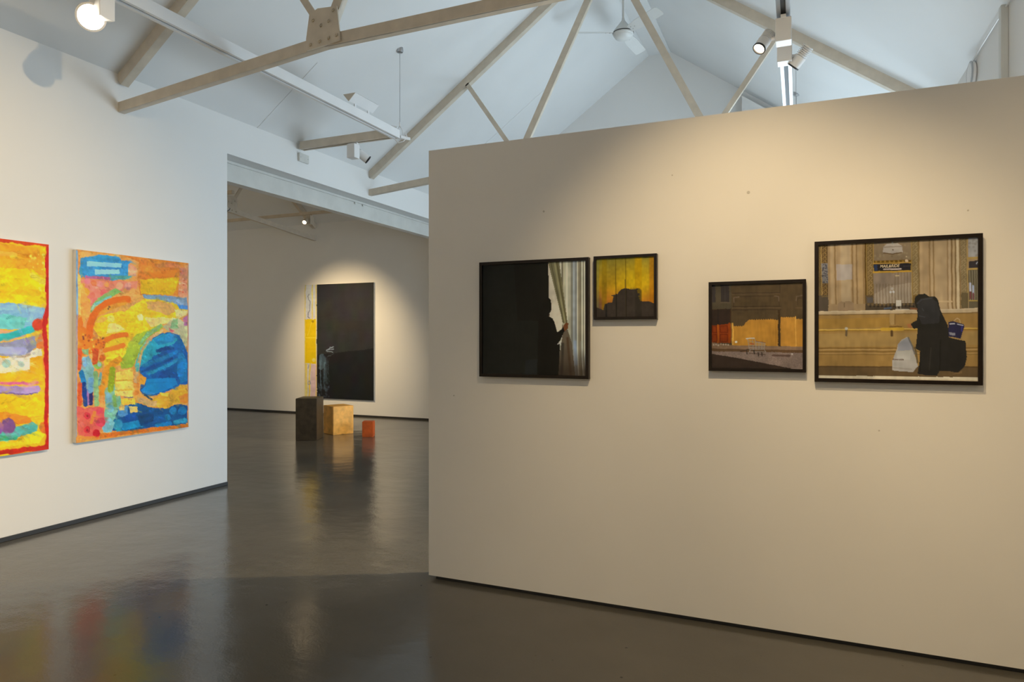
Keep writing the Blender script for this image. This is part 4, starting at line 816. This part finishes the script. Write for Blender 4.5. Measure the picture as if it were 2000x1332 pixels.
def framed(label, art, x0, x1, z0, z1, fw, light):
    t = thing('framed_photograph', label, 'photograph', ((x0+x1)/2, PY, z0), 'framed photographs on the partition')
    yb, yf = PY-.002, PY-.036
    b = NB()
    for q in ([(x0, z0), (x1, z0), (x1-fw, z0+fw), (x0+fw, z0+fw)], [(x1, z0), (x1, z1), (x1-fw, z1-fw), (x1-fw, z0+fw)], [(x1, z1), (x0, z1), (x0+fw, z1-fw), (x1-fw, z1-fw)], [(x0, z1), (x0, z0), (x0+fw, z0+fw), (x0+fw, z1-fw)]):
        prism(b, [(x, yb, z) for x, z in q], (0, yf-yb, 0))
    bmesh.ops.remove_doubles(b, verts=b.verts[:], dist=1e-5); inner = [f for f in b.faces if len([1 for v in f.verts]) == 4 and abs(f.normal.y) < .5 and abs(abs(f.normal.x)-abs(f.normal.z)) < .2]
    bmesh.ops.delete(b, geom=inner, context='FACES_ONLY'); obj('frame', b, M['frame'], t)
    px0, px1, pz0, pz1 = x0+fw, x1-fw, z0+fw, z1-fw
    b = NB(); box(b, (px0+.0005, PY-.026, pz0+.0005), (px1-.0005, PY-.003, pz1-.0005)); obj('backing_board', b, M['black'], t)
    art.c *= (1+.16*vnoise(art.h, art.w, 7, art.seed+90)+.10*vnoise(art.h, art.w, 26, art.seed+91)+.07*vnoise(art.h, art.w, (12, 60), art.seed+92))[..., None]
    pr = art.mesh('print', M['print'], lambda u, v, d: (px0+(px1-px0)*u, PY-.027-d, pz1+(pz0-pz1)*v), t, light)
    b = NB(); box(b, (px0+.0005, PY-.0315, pz0+.0005), (px1-.0005, PY-.0295, pz1-.0005)); obj('glass_pane', b, M['picture_glass'], t)
    return t, pr
framed('black framed photograph of a dark figure drawing back a pale curtain', photo_curtain(), -1.765, -1.086, 1.275, 1.958, .018, (192, 170, 140))
framed('smallest framed photograph, a dark dome against a yellow sunset', photo_sunset(), -1.057, -.706, 1.607, 1.960, .015, (238, 212, 168))
framed('black framed photograph of a shopping trolley before a sunlit orange wall', photo_trolley(), -.437, .029, 1.334, 1.796, .016, (226, 200, 156))
f4, pr4 = framed('largest framed photograph, a person with bags at a stone ticket counter', photo_counter(), .067, .760, 1.290, 1.978, .018, (232, 206, 160))
def lettering(name, txt, center, size, sx, shear, m, parent):
    cu = bpy.data.curves.new(name, 'FONT'); cu.body = txt; cu.size = size; cu.shear = shear; cu.align_x = 'CENTER'; cu.align_y = 'CENTER'; cu.offset = size*.012; cu.resolution_u = 3
    tmp = bpy.data.objects.new(name, cu); COL.objects.link(tmp); dg = bpy.context.evaluated_depsgraph_get()
    me = bpy.data.meshes.new_from_object(tmp.evaluated_get(dg)); bpy.data.objects.remove(tmp)
    me.transform(Matrix.Translation(Vector(center)-wloc(parent)) @ Matrix.Rotation(math.radians(90), 4, 'X') @ Matrix.Diagonal((sx, 1, 1, 1)))
    me.materials.clear(); me.materials.append(m)
    o = bpy.data.objects.new(name, me); COL.objects.link(o); o.parent = parent; return o
def at4(x, y):       # measured place on the ticket counter print -> wall
    u = (x-66)/1295; zt = 93+(x-66)/1295*0; return (.085+.657*u, PY-.0277, 1.960-.652*(y-(124-62*u))/(1074+102*u))
M['ink'] = mat('white_print_ink', (.62, .54, .46), .6, var=.03); M['ink2'] = mat('dark_red_print_ink', (.10, .035, .025), .6, var=.05)
lettering('sign_lettering', 'MAIL&RIDE', at4(669, 293), .0195, .84, .22, M['ink'], pr4)
lettering('bag_lettering', 'Riverside', at4(740, 1054), .0125, 1.0, 0., M['ink2'], pr4)
